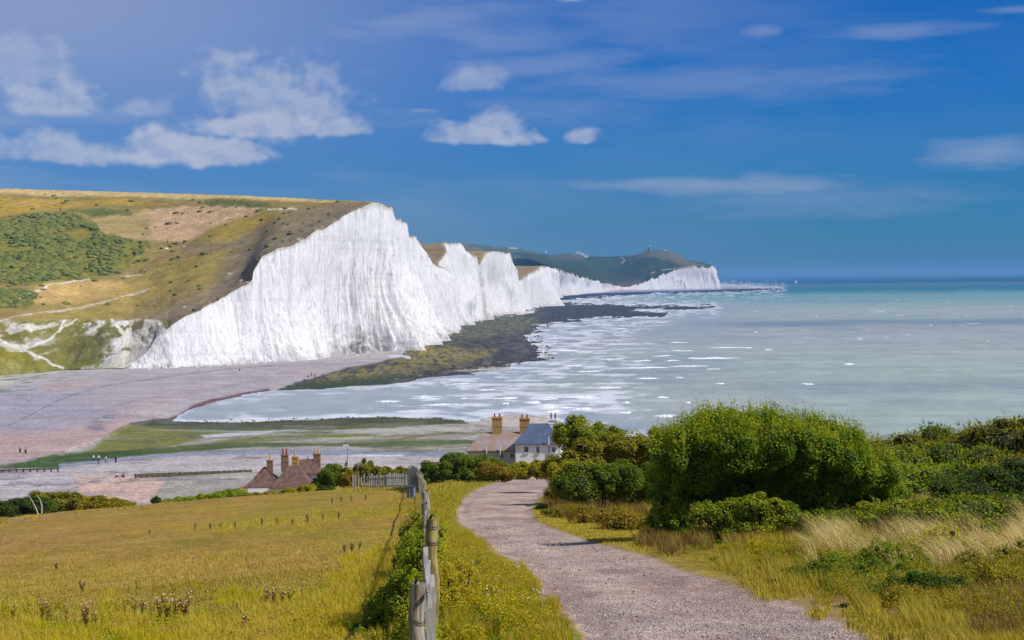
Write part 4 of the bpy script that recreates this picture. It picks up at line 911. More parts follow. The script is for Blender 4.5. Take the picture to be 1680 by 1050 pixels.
# --- white cottage with the blue slate roof
def white_cottage():
    d = 285.0; x0, _, ze = at(849, 730, d); x1 = at(921, 731, d)[0]; W = x1 - x0 + .1; zg = 6.2
    root = tag(empty('white_cottage', (x0 + W / 2, d + 3.4, zg), math.radians(-6)), 'white rendered cottage with a blue slate roof and a white chimney beside the big bushes', 'cottage')
    h = ze - zg; D = 6.4
    MB().box((0, 0, h / 2), (W, D, h)).build('wall', M_['white_wall'], root)
    rf = hip_roof(W, D, 3.0, 2.5, .35, .14).build('roof', M_['slate'], root); rf.location = (0, 0, h + .15)
    chimney(rf, (W / 2 - 1.3, .2, 2.0), (1.35, .8, 1.5), M_['white_wall'], 2, M_['pot'], pot_h=.95)
    for cx in (-W / 2 + 1.75, -W / 2 + 3.6): window(root, cx, h - 1.35, .75 if cx < -1.5 else .55, 1.05, -D / 2)
    window(root, W / 2 - 1.0, h - 1.4, .6, 1.05, -D / 2); window(root, -W / 2 + 1.9, .9, .9, 1.1, -D / 2); window(root, 1.1, .9, .9, 1.1, -D / 2)
    MB().tube([(W / 2 - 1.75, -D / 2 - .12, 0), (W / 2 - 1.75, -D / 2 - .12, h - .2)], .06).build('drainpipe', M_['pipe'], root)
    MB().tube([(W / 2 - 1.75, -D / 2 - .52, h - .05), (W / 2 - 1.75, -D / 2 - .52, h + 1.25)], .09).build('vent_pipe', M_['frame'], root)
white_cottage()
# --- long low cottage with tan tiles and two tan chimneys
def tan_cottage():
    d = 291.0; x0, _, ze = at(765, 739, d); x1, _, ze1 = at(851, 741, d); W = x1 - x0 + 1.2; zg = 6.0; h = ze - zg - .2; D = 6.6
    root = tag(empty('tan_roofed_cottage', (x0 + W / 2 + .1, d + 3.3, zg), math.radians(-3)), 'low cottage with tan tiled roof and two tan chimneys left of the white cottage', 'cottage')
    MB().box((0, 0, h / 2), (W - .4, D - .4, h)).build('wall', M_['cream_wall'], root)
    rf = hip_roof(W - .4, D - .4, 2.75, 2.9, .35, .14, hip_r=False).build('roof', M_['roof_tan'], root); rf.location = (0, 0, h + .15)
    chimney(rf, (-W / 2 + 5.0, .0, 1.7), (1.65, .9, 3.3), M_['tan_brick'], 2, M_['pot'], pot_h=.6); chimney(rf, (W / 2 - .25, .0, 1.7), (1.65, .9, 3.1), M_['tan_brick'], 2, M_['pot'], pot_h=.6)
    for cx in (-1.6, .9, 2.7): window(root, cx, h - 1.25, .8, 1.0, -(D - .4) / 2)
    for cx in (-1.5, .75): MB().tube([(cx, -D / 2 - .25, h - 1.0), (cx, -D / 2 - .25, h + .95)], .08).build('vent_pipe', M_['frame'], root)
    MB().tube([(-W / 2, -D / 2 - .12, h - .02), (W / 2, -D / 2 - .12, h - .02)], .07).build('gutter', M_['pipe'], root)
tan_cottage()
# --- red-brown cottages down by the beach
def red_cottage():
    d = 268.0; s = d / F; x0 = at(396, 798, d)[0]; ze = at(450, 800, d)[2]; zg = ze - 2.6; h = 2.6
    root = tag(empty('red_roofed_cottage', (x0 + 5.6, d + 3.5, zg), 0), 'cottage row with red brown hipped roofs and four chimneys below the field', 'cottage')
    root.scale = (.93, .93, .93)
    def X(px): return (px - 396) * s - 5.6
    MB().box((X(455) , 0, h / 2), ((508 - 402) * s, 6.6, h)).build('wall', M_['white_wall'], root)
    r1 = hip_roof(5.6, 6.4, 3.0, 3.3, .3, .14).build('roof', M_['roof_red'], root); r1.location = (X(427), .35, h + .16)
    r2 = hip_roof(6.3, 6.6, 3.2, 2.6, .3, .14).build('roof', M_['roof_red'], root); r2.location = (X(479), -.3, h + .18)
    r3 = hip_roof(4.4, 4.2, 2.2, 1.6, .3, .14, hip_l=False).build('roof', M_['roof_red'], root); r3.location = (X(500), 3.0, h + 1.9)
    MB().box((X(500), 3.0, h / 2 + .9), (4.2, 4.0, h + 1.7)).build('rear_wall', M_['white_wall'], root)
    chimney(r1, (X(436) - X(427), .0, 1.9), (.95, .8, 2.0), M_['brown_brick'], 1, M_['pot_pale'], pot_h=1.15)
    chimney(r2, (X(463) - X(479), .6, 2.2), (1.15, 1.0, 2.6), M_['brown_brick'], 2, M_['pot'], pot_h=.9)
    chimney(r2, (X(481) - X(479), .9, 2.4), (1.0, .9, 2.0), M_['tan_brick'], 1, M_['pot_pale'], pot_h=1.0)
    chimney(r3, (X(517) - X(500), .2, .6), (1.15, 1.0, 2.3), M_['brown_brick'], 2, M_['pot_pale'], pot_h=.8)
    MB().tube([(X(501) - X(500), 0, 2.1), (X(501) - X(500), 0, 2.9)], [.12, .05], 6).build('finial', M_['stone'], r3)
    for a in (-3.4, -1.0, 1.6, 3.6): window(root, a, .9, .9, 1.1, -3.3)
red_cottage()

# --- lighthouse and houses on the headland
def lighthouse():
    d = 6290.0; x, y, z = at(1066, 412.5, d); root = tag(empty('lighthouse', (x, y, z - 4), 0), 'small old stone lighthouse standing on top of the far green headland', 'lighthouse')
    MB().tube([(0, 0, 0), (0, 0, 14), (0, 0, 20), (0, 0, 20.8)], [5.2, 4.6, 4.2, 5.0], 16).build('tower', M_['stone'], root)
    MB().tube([(0, 0, 20.8), (0, 0, 23.6), (0, 0, 23.7), (0, 0, 25.6)], [3.0, 3.0, 3.4, .3], 12).build('lantern_room', M_['frame'], root)
    MB().box((-11, 1, 5.5), (11, 9, 11)).build('wing', M_['stone'], root)
lighthouse()
def far_house(px, py, d, w, label):
    x, y, z = at(px, py, d); root = tag(empty('far_house', (x, y, z - 3), 0), label, 'house', 'white houses on the crest of the far downs')
    MB().box((0, 0, 4), (w, 8, 8)).build('wall', M_['white_wall'], root); r = hip_roof(w, 8, 4, 2.5, .3, .3).build('roof', M_['stone'], root); r.location = (0, 0, 8.4)
for i, (a, b, w) in enumerate(((947, 414.6, 9), (950.5, 415.3, 9), (956, 417.5, 11), (962, 420.8, 16), (895.5, 413.8, 10))):
    far_house(a, b, 6500 if i < 4 else 7900, w, ['small white house at the left end of the row of houses on the far downs', 'second small white house of the row on the far downs', 'third white house down the row on the far downs', 'biggest white house at the lower right end of the row on the far downs', 'lone white house on the grey hill above the third cliff'][i])
x, y, z = at(1092, 410.6, 6320); t = tag(empty('far_shed', (x, y, z - 3), 0), 'small white shed on the round hill right of the lighthouse', 'shed'); MB().box((0, 0, 3.5), (7, 6, 7)).build('wall', M_['white_wall'], t); MB().prism([(-4, -3.5, 7.01), (4, -3.5, 7.01), (0, -3.5, 10)], (0, 7, 0)).build('roof', M_['stone'], t)

# --- boats
def sailboat(px, py, d, hgt_, label, name='sailing_boat'):
    x, y, _ = at(px, py, d); root = tag(empty(name, (x, y, 0), math.radians(20)), label, 'boat'); k = hgt_ / 12
    MB().prism([(-5 * k, 0, .2), (5 * k, 0, .2), (6 * k, 0, 1.4 * k), (-5.2 * k, 0, 1.4 * k)], (0, 2.2 * k, 0)).build('hull', M_['frame'], root)
    MB().tube([(0, 1.1 * k, 1.3 * k), (0, 1.1 * k, 12 * k)], .15 * k, 6).build('mast', M_['wire'], root)
    MB().prism([(.3 * k, 1.0 * k, 2.2 * k), (.3 * k, 1.0 * k, 11.8 * k), (-4.2 * k, 1.0 * k, 2.4 * k)], (0, .2 * k, 0)).build('mainsail', M_['sail'], root); MB().prism([(.6 * k, 1.0 * k, 10.5 * k), (.6 * k, 1.0 * k, 2 * k), (4.6 * k, 1.0 * k, 1.9 * k)], (0, .2 * k, 0)).build('jib', M_['sail'], root)
sailboat(1306, 458, 9000, 18, 'tiny white sailing boat near the horizon to the right of the headland')
x, y, _ = at(1560, 452, 24000); root = tag(empty('distant_ship', (x, y, 0), 0), 'faint pale ship on the horizon at the right', 'ship'); MB().prism([(-48, 0, 1), (48, 0, 1), (56, 0, 9), (-50, 0, 9)], (0, 14, 0)).build('hull', M_['bluegrey'], root); MB().box((-30, 7, 18), (26, 12, 18)).build('superstructure', M_['frame'], root)

# --- timber groyne and revetment on the beach
def groyne(px0, py0, px1, py1, d0, d1, n, label, h=1.0, name='timber_groyne'):
    a = Vector(at(px0, py0, d0)); b = Vector(at(px1, py1, d1)); root = tag(empty(name, a, 0), label, 'groyne'); L = b - a; mb = MB()
    nrm = Vector((-L.y, L.x, 0)).normalized() * .09
    for k in range(3):
        z0 = h * (.08 + .3 * k); q = [nrm * -1 + Vector((0, 0, z0)), nrm * -1 + Vector((L.x, L.y, L.z + z0)), nrm * -1 + Vector((L.x, L.y, L.z + z0 + h * .26)), nrm * -1 + Vector((0, 0, z0 + h * .26))]; mb.prism(q, nrm * 1.0)
    mb.build('planking', M_['wood_dark'], root)
    for i in range(n):
        t = i / (n - 1); p = L * t; rng_ = random.Random(i * 7 + n); MB().box((p.x + nrm.x, p.y + nrm.y, p.z + h * .5 - .4), (.26, .26, h * rng_.uniform(1.0, 1.15) + .8), math.atan2(L.y, L.x)).build('post', M_['wood_dark'], root)
groyne(222, 784, 412, 776.5, 343, 352, 22, 'long dark timber groyne with posts running along the shingle to the red roofed cottage', .75)
groyne(-30, 774, 95, 770, 356, 356, 12, 'low dark weedy timber groyne at the left edge along the green channel', .3)

# --- post fence along the bottom of the field
def field_post(px, pyb, hpx, label, r=.05):
    x, y, z, _ = ground(px, pyb); x, y, z = float(x[0]), float(y[0]), float(z[0]); h = hpx / F * y; root = tag(empty('fence_post', (x, y, z), 0), label, 'post', 'thin posts along the bottom edge of the field')
    MB().tube([(0, 0, -.3), (0.0, 0, h * .6), (.02, 0, h)], [r, r, r * .9], 8).build('pole', M_['wood'], root); MB().tube([(0, -r - .008, h * .75), (0, -r - .008, h * .82)], .012, 5).build('staple', M_['wire'], root); return (x, y, z + h * .85)
wp = []
for (px, pyb, hp, lab) in ((183, 825, 12, 'thin post beside the low scrub at the left end of the field edge'), (217, 820, 15, 'thin post against the pink sand of the beach'), (239, 819, 14, 'thicker greenish post left of the small dark bush'), (422, 806, 14, 'thin post below the left end of the red roofed cottage'),
                           (456, 804, 13, 'thin post below the middle of the red roofed cottage'), (496, 801, 14, 'thin post below the right end of the red roofed cottage'), (531, 799, 14, 'thin post in front of the round green bush'), (555, 797, 13, 'thin post between the round bush and the notice post')):
    wp.append(field_post(px, pyb, hp, lab, .07 if px == 239 else .05))
root = tag(empty('fence_wire', wp[0], 0), 'thin wire strung along the posts at the bottom of the field', 'wire'); o = MB()
for a, b in zip(wp[:-1], wp[1:]): o.tube([Vector(a) - Vector(wp[0]), Vector(b) - Vector(wp[0])], .006, 4)
o.build('strand', M_['wire'], root)
x, y, z, _ = ground(573.5, 798); root = tag(empty('notice_post', (float(x[0]), float(y[0]), float(z[0])), 0), 'short white post with a round lilac disc beside the left end of the picket fence', 'post'); MB().box((0, 0, .35), (.10, .08, 1.1)).build('post', M_['frame'], root)
MB().tube([(0, -.06, .85), (0, -.09, .85)], .16, 16).build('disc', mat_plain('lilac_paint', (196, 190, 224), .6, .05), root)
# tall pole with a board, on the shingle beyond the cottages
x, y, z = at(570, 769, 340); root = tag(empty('sign_pole', (x, y, 1.2), 0), 'tall thin pole with a small white board standing on the shingle beyond the cottages', 'sign'); hp = at(570, 729, 340)[2] - 1.2
MB().tube([(0, 0, -.3), (0, 0, hp)], .06, 8).build('pole', M_['pipe'], root); MB().box((-.25, -.08, hp - .3), (1.15, .04, .62)).build('board', M_['frame'], root)

# --- grey box in the field
x, y, z, _ = ground(674.5, 819); x, y, z = float(x[0]), float(y[0]), float(z[0]); root = tag(empty('grey_bin', (x, y, z), math.radians(-8)), 'small blue grey box with a dark rim standing in the field beside the fence', 'box')
MB().box((0, 0, .26), (.36, .30, .56)).build('body', M_['bluegrey'], root, .01); MB().box((0, 0, .555), (.40, .34, .04)).build('rim', M_['pipe'], root); MB().box((-.09, -.155, .26), (.025, .02, .5)).build('rib', M_['pipe'], root); MB().box((.09, -.155, .26), (.025, .02, .5)).build('rib', M_['pipe'], root)

# --- paling fence running down the edge of the track, then turning left
def fence_line(pts, n):
    pts = [Vector((a, b, 0)) for a, b in pts]; L = [0]
    for a, b in zip(pts[:-1], pts[1:]): L.append(L[-1] + (b - a).length)
    out = []
    for i in range(n):
        s_ = L[-1] * i / (n - 1); k = max(j for j in range(len(L) - 1) if L[j] <= s_ + 1e-6); t = (s_ - L[k]) / (L[k + 1] - L[k]); p = pts[k].lerp(pts[k + 1], t); out.append((p.x, p.y, math.atan2((pts[k + 1] - pts[k]).y, (pts[k + 1] - pts[k]).x)))
    return out, L[-1]
def gh(x, y): return float(hgt(np.array([x]), np.array([y]))[0])
def xat(px, y): return (px - CX) / F * y
root = tag(empty('paling_fence', (xat(694, 14), 14.0, gh(-.7, 14)), 0), 'weathered wooden paling fence running down the hill between the field and the gravel track', 'fence'); O0 = Vector(root.location)
line = [(xat(704, 12.4), 12.4), (xat(694, 17.6), 17.6), (xat(695, 26), 26), (xat(693, 45), 45), (xat(693, 62), 62), (xat(688, 85), 85), (xat(682, 104), 104), (xat(671, 116), 116)]
rng = random.Random(4)
def pales(line, spacing, hm, w, name, root, O0, mat, jit=.06, th=.03, lean=.03):
    q, L = fence_line(line, 2); n = int(L / spacing); q, L = fence_line(line, n); mb = MB()
    for x, y, a in q:
        z = gh(x, y); h = hm + rng.uniform(-jit, jit); ox, oy = rng.uniform(-.012, .012), rng.uniform(-.01, .01); p = Vector((x, y, z)) - O0; lx, ly = rng.uniform(-lean, lean), rng.uniform(-lean, lean); k = rng.uniform(.85, 1.15)
        c, s_ = math.cos(a), math.sin(a); u = Vector((c, s_, 0)) * w / 2 * k; nn = Vector((-s_, c, 0)) * th / 2; base = p + Vector((ox, oy, .05)); top = p + Vector((ox + lx, oy + ly, h))
        pt = [base - u, base + u, top + u * .9 - Vector((0, 0, .05)), top + Vector((0, 0, .03)) * rng.uniform(0, 1), top - u * .9 - Vector((0, 0, .05))]; mb.prism([v - nn for v in pt], nn * 2)
    return mb.build(name, mat, root), q
pales(line[:2], .30, .95, .05, 'pickets', root, O0, M_['wood_pale'], .12, .03, .012); pales(line[1:3], .35, 1.0, .045, 'pickets', root, O0, M_['wood'], .08, .03, .012); pales(line[2:], .4, 1.0, .05, 'pickets', root, O0, M_['wood'], .08, .03, .012)
for zz in (.3, .85):
    r = MB(); q, L = fence_line(line, 40); r.tube([Vector((x - .02, y, gh(x, y) + zz)) - O0 for x, y, a in q], .02, 6); r.build('rail', M_['wood'], root)
def fpost(px, pyt, d, dia, below, mat, wires=False, parent=root, O=O0):
    x = xat(px, d); zt = at(px, pyt, d)[2]; zb = gh(x, d) - .3; p = Vector((x, d, 0)) - Vector((O.x, O.y, 0)); zt -= O.z; zb -= O.z; r = dia / 2
    mb = MB(); n = 9; pts = []; rad = []
    for i in range(n): t = i / (n - 1); pts.append((p.x + .012 * math.sin(i * 1.7 + px), p.y, zb + (zt - zb) * t)); rad.append(r * (1.06 - .08 * t + .02 * math.sin(i * 2.3)))
    pts.append((p.x, p.y, zt + .004)); rad.append(r * .86); o = mb.tube(pts, rad, 18).build('post', mat, parent, smooth_=False)
    if wires:
        for f_ in wires:
            ring = [(p.x + math.cos(a) * (r * 1.07), p.y + math.sin(a) * (r * 1.07), zt - f_ + .012 * math.sin(a * 2)) for a in [i * math.pi / 9 for i in range(19)]]; MB().tube(ring, .003, 6).build('wire_wrap', M_['wire'], o)
            ring = [(q[0], q[1], q[2] + .02) for q in ring]; MB().tube(ring, .003, 6).build('wire_wrap', M_['wire'], o)
fpost(679, 957, 13.6, .118, .5, M_['wood'], (.30,)); fpost(704, 851, 17.6, .128, .5, M_['wood_y'], (.085, .24))
fpost(697.5, 806, 52, .16, .5, M_['wood']); fpost(693, 790, 70, .15, .5, M_['wood_y']); fpost(689, 778, 90, .15, .5, M_['wood'])
for i, (px, d) in enumerate(((695, 27), (693.5, 36), (686, 98), (680, 106))): fpost(px, proj(xat(px, d), d, gh(xat(px, d), d) + 1.15)[1], d, .12, .5, M_['wood'])
# solid blue-grey end section, then the white pickets
root2 = tag(empty('board_panel_fence', (xat(671, 113), 113, gh(xat(671, 113), 113)), 0), 'curved blue grey boarded fence end where the fence turns the corner', 'fence'); O2 = Vector(root2.location); mb = MB()
ln = [(665, 120, 780), (668, 119, 770), (673, 116, 764.5), (680, 111, 766), (687, 104, 776), (691, 98, 786)]
for (pa, da, ta), (pb, db, tb) in zip(ln[:-1], ln[1:]):
    for k in range(4):
        t0, t1 = k / 4, (k + 1) / 4 - .02; A = [pa + (pb - pa) * t for t in (t0, t1)]; Dd = [da + (db - da) * t for t in (t0, t1)]; T = [ta + (tb - ta) * t for t in (t0, t1)]
        q0 = Vector((xat(A[0], Dd[0]), Dd[0], 0)); q1 = Vector((xat(A[1], Dd[1]), Dd[1], 0)); z0, z1 = gh(q0.x, q0.y), gh(q1.x, q1.y); n_ = Vector((-(q1 - q0).y, (q1 - q0).x, 0)).normalized() * .03
        mb.prism([q0 + Vector((0, 0, z0 - .1)) - O2, q1 + Vector((0, 0, z1 - .1)) - O2, q1 + Vector((0, 0, at(A[1], T[1], Dd[1])[2])) - O2, q0 + Vector((0, 0, at(A[0], T[0], Dd[0])[2])) - O2], n_)
mb.build('panel', M_['bluegrey'], root2)
cap = MB().tube([Vector(at(a, t - .3, d_)) - O2 for a, d_, t in ln], .03, 6).build('top_rail', M_['wood_y'], root2)
root3 = tag(empty('picket_fence', (xat(620, 124), 124, gh(xat(620, 124), 124)), 0), 'pale wooden picket fence across the slope right of the notice post', 'fence'); O3 = Vector(root3.location)
l3 = [(xat(576, 126), 126), (xat(600, 126), 126), (xat(630, 124.5), 124.5), (xat(664, 121), 121)]
pales(l3, .19, 1.05, .085, 'pickets', root3, O3, M_['wood_pale'], .09, .03, .02)
for zz in (.25, .8):
    q, L = fence_line(l3, 12); MB().tube([Vector((x, y + .05, gh(x, y) + zz)) - O3 for x, y, a in q], .03, 6).build('rail', M_['wood'], root3)
for px, d in ((577, 126.1), (606, 125.9), (636, 124.3), (662, 121.2)):
    x = xat(px, d); MB().box(Vector((x, d + .12, gh(x, d) + .45)) - O3, (.12, .12, 1.4)).build('post', M_['wood'], root3)

# ------------------------------------------------------------------ people
def skin_mesh(name, joints, edges, radii, sub=1):
    me = bpy.data.meshes.new(name); me.from_pydata(joints, edges, []); o = bpy.data.objects.new(name, me); COL.objects.link(o)
    m = o.modifiers.new('s', 'SKIN'); m.use_smooth_shade = True
    for v_, r in zip(me.skin_vertices[0].data, radii): v_.radius = (r, r); v_.use_root = False
    me.skin_vertices[0].data[0].use_root = True
    o.modifiers.new('u', 'SUBSURF').levels = sub; o.modifiers['u'].render_levels = sub
    dg = bpy.context.evaluated_depsgraph_get(); out = bpy.data.meshes.new_from_object(o.evaluated_get(dg)); bpy.data.objects.remove(o); out.name = name; out.polygons.foreach_set('use_smooth', [True] * len(out.polygons)); return out

def pose_joints(kind):
    """pelvis, chest, neck, head ... ; feet at z=0"""
    if kind == 'walk': fl, kl, fr, kr = (.11, -.28, .08), (.10, -.10, .50), (-.11, .26, .10), (-.10, .10, .50)
    elif kind == 'stand': fl, kl, fr, kr = (.12, .02, .08), (.10, .0, .49), (-.12, -.03, .08), (-.10, -.02, .49)
    if kind in ('walk', 'stand'):
        J = [(0, 0, .95), (0, 0, 1.15), (0, -.01, 1.38), (0, -.02, 1.50), (0, -.03, 1.60), (0, -.03, 1.71), (.10, 0, .90), kl, fl, (fl[0], fl[1] - .17, .04), (-.10, 0, .90), kr, fr, (fr[0], fr[1] - .17, .04),
             (.19, 0, 1.40), (.24, .05, 1.13), (.23, -.07, .90), (.23, -.10, .80), (-.19, 0, 1.40), (-.24, -.03, 1.13), (-.22, -.14, .92), (-.22, -.17, .82)]
    else:   # sitting on the ground, knees up
        J = [(0, 0, .12), (0, -.03, .32), (0, -.08, .55), (0, -.10, .66), (0, -.13, .77), (0, -.14, .88), (.10, -.05, .12), (.13, -.42, .45), (.13, -.62, .08), (.13, -.78, .05), (-.10, -.05, .12), (-.13, -.42, .42), (-.13, -.64, .08), (-.13, -.80, .05),
             (.19, -.08, .56), (.24, -.18, .32), (.16, -.38, .44), (.12, -.45, .46), (-.19, -.08, .56), (-.25, .05, .30), (-.28, .12, .08), (-.29, .13, .04)]
    return J
EDG = [(0, 1), (1, 2), (2, 3), (3, 4), (4, 5), (0, 6), (6, 7), (7, 8), (8, 9), (0, 10), (10, 11), (11, 12), (12, 13), (2, 14), (14, 15), (15, 16), (16, 17), (2, 18), (18, 19), (19, 20), (20, 21)]
RAD = [.14, .13, .15, .06, .085, .09, .10, .065, .045, .04, .10, .065, .045, .04, .065, .048, .036, .034, .065, .048, .036, .034]
CLOTH = {}
def cloth(c):
    if c not in CLOTH: CLOTH[c] = mat_plain('cloth_%d_%d_%d' % c, c, .9, .08, 5, .1)
    return CLOTH[c]
SKIN = mat_plain('skin', (196, 148, 120), .6, .05, 5, .3)
PM = {}
for kd in ('walk', 'stand', 'sit'):
    J = pose_joints(kd); body = skin_mesh('body_' + kd, J, EDG, RAD)
    ti = [0, 6, 7, 8, 10, 11, 12]; tro = skin_mesh('trousers_' + kd, [J[i] for i in ti], [(0, 1), (1, 2), (2, 3), (0, 4), (4, 5), (5, 6)], [.16, .115, .085, .065, .115, .085, .065])
    si = [1, 0, 2, 14, 15, 18, 19]; sh = skin_mesh('shirt_' + kd, [J[i] for i in si], [(0, 1), (0, 2), (2, 3), (3, 4), (2, 5), (5, 6)], [.155, .15, .165, .085, .065, .085, .065])
    h = J[5]; bm = bmesh.new(); bmesh.ops.create_icosphere(bm, subdivisions=2, radius=.115, matrix=Matrix.Translation((h[0], h[1] + .02, h[2] + .015)) @ Matrix.Diagonal((.92, 1.05, 1.0, 1))); hr = bpy.data.meshes.new('hair_' + kd); bm.to_mesh(hr); bm.free()
    for v_ in hr.vertices:
        if v_.co.y < h[1] - .03 and v_.co.z < h[2] + .06: v_.co.y = h[1] - .03
    for me_, mt_ in ((body, SKIN), (tro, cloth((50, 52, 64))), (sh, cloth((60, 60, 70))), (hr, cloth((58, 42, 30)))): me_.materials.append(mt_)
    PM[kd] = (body, tro, sh, hr)
def person(loc, rz, kd, shirt, trousers, label, hair=(58, 42, 30), group=None, s=1.0, pack=None):
    root = tag(empty('person', loc, rz), label, 'person', group); root.scale = (s, s, s)
    for nm, me_, c in zip(('body', 'trousers', 'shirt', 'hair'), PM[kd], (None, trousers, shirt, hair)):
        o = bpy.data.objects.new(nm, me_); COL.objects.link(o); o.parent = root
        if c: o.material_slots[0].link = 'OBJECT'; o.material_slots[0].material = cloth(c)
    if pack: MB().box((0, .22, 1.22), (.30, .2, .42), 0, .8).build('backpack', cloth(pack), root, .04)
    return root
def on_beach(px, py):
    z = 1.05; d = (CAMZ - z) * F / ((py - HY) + ROLL * (px - CX)); return at(px, py, d)
G1 = 'walkers out on the beach'
person(on_beach(33, 746), .3, 'walk', (40, 34, 38), (36, 34, 42), 'person in dark clothes walking on the pink sand, left one of the pair', pack=(40, 30, 34)); person(on_beach(42, 747.5), .3, 'walk', (56, 44, 40), (40, 38, 46), 'person in dark clothes walking on the sand just right of another walker', pack=(70, 40, 34))
person(on_beach(153.5, 758.5), 1.2, 'walk', (214, 206, 212), (58, 84, 72), 'person in white top and dark green trousers, leftmost of the group by the channel'); person(on_beach(162, 759), .6, 'walk', (176, 190, 216), (60, 60, 92), 'person in a pale blue top standing second in the group by the green channel')
person(on_beach(173.5, 761), -.4, 'walk', (226, 228, 236), (110, 92, 96), 'person in a white top with a navy bag in the group by the green channel', pack=(40, 44, 92)); person(on_beach(190, 760), 2.6, 'stand', (70, 54, 46), (62, 54, 58), 'person in brown standing alone at the right end of the group by the channel')
person(on_beach(162, 761.5), .2, 'sit', (206, 96, 70), (120, 70, 60), 'person in an orange red top crouching on the shingle in the group', s=.8); person(on_beach(191.5, 782.5), .4, 'sit', (228, 220, 220), (110, 96, 104), 'person in a white top sitting on the shingle above the sandy patch'); person(on_beach(203, 783), -.5, 'sit', (64, 58, 96), (60, 54, 84), 'person in dark purple sitting on the shingle by the end of the groyne')
person(on_beach(505.5, 619), .4, 'sit', (176, 92, 84), (120, 84, 84), 'person in red sitting on the far beach below the white cliff', s=1.1); person(on_beach(511, 618), -.4, 'stand', (196, 140, 120), (150, 100, 90), 'person in pale pink standing on the far beach below the cliff', s=1.05); person(on_beach(516, 619), .9, 'walk', (186, 116, 100), (110, 80, 80), 'person in reddish clothes bending forward at the right of the far beach trio', s=1.0)
person(on_beach(265, 604), .3, 'sit', (60, 56, 60), (50, 50, 56), 'person in black sitting at the foot of the cliff, left of two'); person(on_beach(276, 604.5), -.3, 'stand', (58, 56, 60), (50, 48, 56), 'person in black standing at the foot of the cliff, right of two'); person(on_beach(393, 608), .3, 'sit', (70, 62, 76), (60, 56, 70), 'person in grey sitting alone on the far beach under the cliff')
person(at(568, 771, 326), -.9, 'walk', (70, 74, 92), (50, 54, 70), 'person in dark blue walking on the shingle beyond the hedge by the picket fence', s=1.0)
for (a, b, sc1, cc, tc_, lab) in ((99, 346.5, 1.5, (72, 90, 84), (60, 70, 70), 'person in dark green standing alone on the golden grass high on the hill'), (229.5, 448.5, 1.35, (54, 52, 56), (48, 46, 52), 'person in black on the chalk path, left of three on the hillside'), (233, 448.5, 1.25, (90, 86, 96), (60, 56, 64), 'person in grey on the chalk path, middle of three on the hillside'), (237, 448, 1.35, (226, 222, 222), (64, 60, 66), 'person in a white top on the chalk path, right of three on the hillside'),
                                (275, 400, 1.35, (84, 80, 92), (60, 58, 66), 'person in grey on the crossing track, leftmost of the hillside party'), (281, 400.5, 1.3, (96, 92, 104), (64, 60, 70), 'person in grey on the crossing track, second of the hillside party'), (290, 400.5, 1.35, (220, 214, 216), (70, 60, 66), 'person in a white top on the crossing track in the hillside party'), (294, 400, 1.3, (66, 60, 72), (50, 48, 56), 'person in dark clothes just behind the white top in the hillside party'), (301, 400.5, 1.3, (128, 92, 92), (70, 60, 66), 'person in dull red at the right end of the hillside party')):
    p = haven_at(a, b); person(tuple(p), a * .7, 'stand' if int(a) % 2 else 'walk', cc, tc_, lab, s=sc1)

# ------------------------------------------------------------------ vegetation
def leaf_mesh(pos, nrm, size, rng, aspect=1.8, fold=.25):
    """small folded leaf (two triangles) at each position, roughly facing nrm"""
    n = len(pos); a = rng.normal(size=(n, 3)); a -= (a * nrm).sum(1)[:, None] * nrm; a /= np.linalg.norm(a, axis=1)[:, None] + 1e-9; b = np.cross(nrm, a)
    L = (size * rng.uniform(.7, 1.3, n))[:, None]; W = L / aspect; up = nrm * L * fold * .5
    v = np.stack([pos - a * L * .5, pos + b * W * .5 + up, pos + a * L * .5, pos - b * W * .5 + up], 1).reshape(-1, 3)
    i = np.arange(n)[:, None] * 4; f = np.concatenate([i + np.array([0, 1, 2]), i + np.array([0, 2, 3])]); return v, f

def blob_points(lobes, n, rng, seed, depth=.35, rough=.30, fr=1.6):
    """points in the outer shell of a set of ellipsoid lobes (cx, cy, cz, rx, ry, rz)"""
    lobes = np.array(lobes, float); A = (lobes[:, 3] * lobes[:, 4] + lobes[:, 4] * lobes[:, 5] + lobes[:, 3] * lobes[:, 5]); k = rng.choice(len(lobes), n, p=A / A.sum())
    d = rng.normal(size=(n, 3)); d /= np.linalg.norm(d, axis=1)[:, None]; c = lobes[k, :3]; r = lobes[k, 3:]
    q = c + d * r; nz = fbm(q[:, 0] * fr, q[:, 1] * fr, q[:, 2] * fr, o=4, seed=seed, g=.6)
    s = 1 + rough * nz - depth * rng.uniform(0, 1, n) ** 2.2; p = c + d * r * s[:, None]
    nr = d / r; nr /= np.linalg.norm(nr, axis=1)[:, None]
    keep = np.ones(n, bool)
    for j in range(len(lobes)):
        e = (((p - lobes[j, :3]) / (lobes[j, 3:] * .72)) ** 2).sum(1); keep &= ~((e < 1) & (k != j))
    keep &= p[:, 2] > -.1
    return p[keep], nr[keep]

def core_mesh(lobes, seed, k=.70, rough=.25, fr=1.6):  # solid blobs added inside the leaves to block light and darken the gaps
    V, Fc, n0 = [], [], 0; bm = bmesh.new(); bmesh.ops.create_icosphere(bm, subdivisions=3, radius=1.0); sv = np.array([v.co[:] for v in bm.verts]); sf = np.array([[v.index for v in f.verts] for f in bm.faces]); bm.free()
    for l in lobes:
        l = np.array(l, float); q = l[:3] + sv * l[3:]; nz = fbm(q[:, 0] * fr, q[:, 1] * fr, q[:, 2] * fr, o=3, seed=seed); v = l[:3] + sv * l[3:] * (k * (1 + rough * nz))[:, None]; v[:, 2] = np.maximum(v[:, 2], -.15); V.append(v); Fc.append(sf + n0); n0 += len(sv)
    return np.concatenate(V), np.concatenate(Fc)

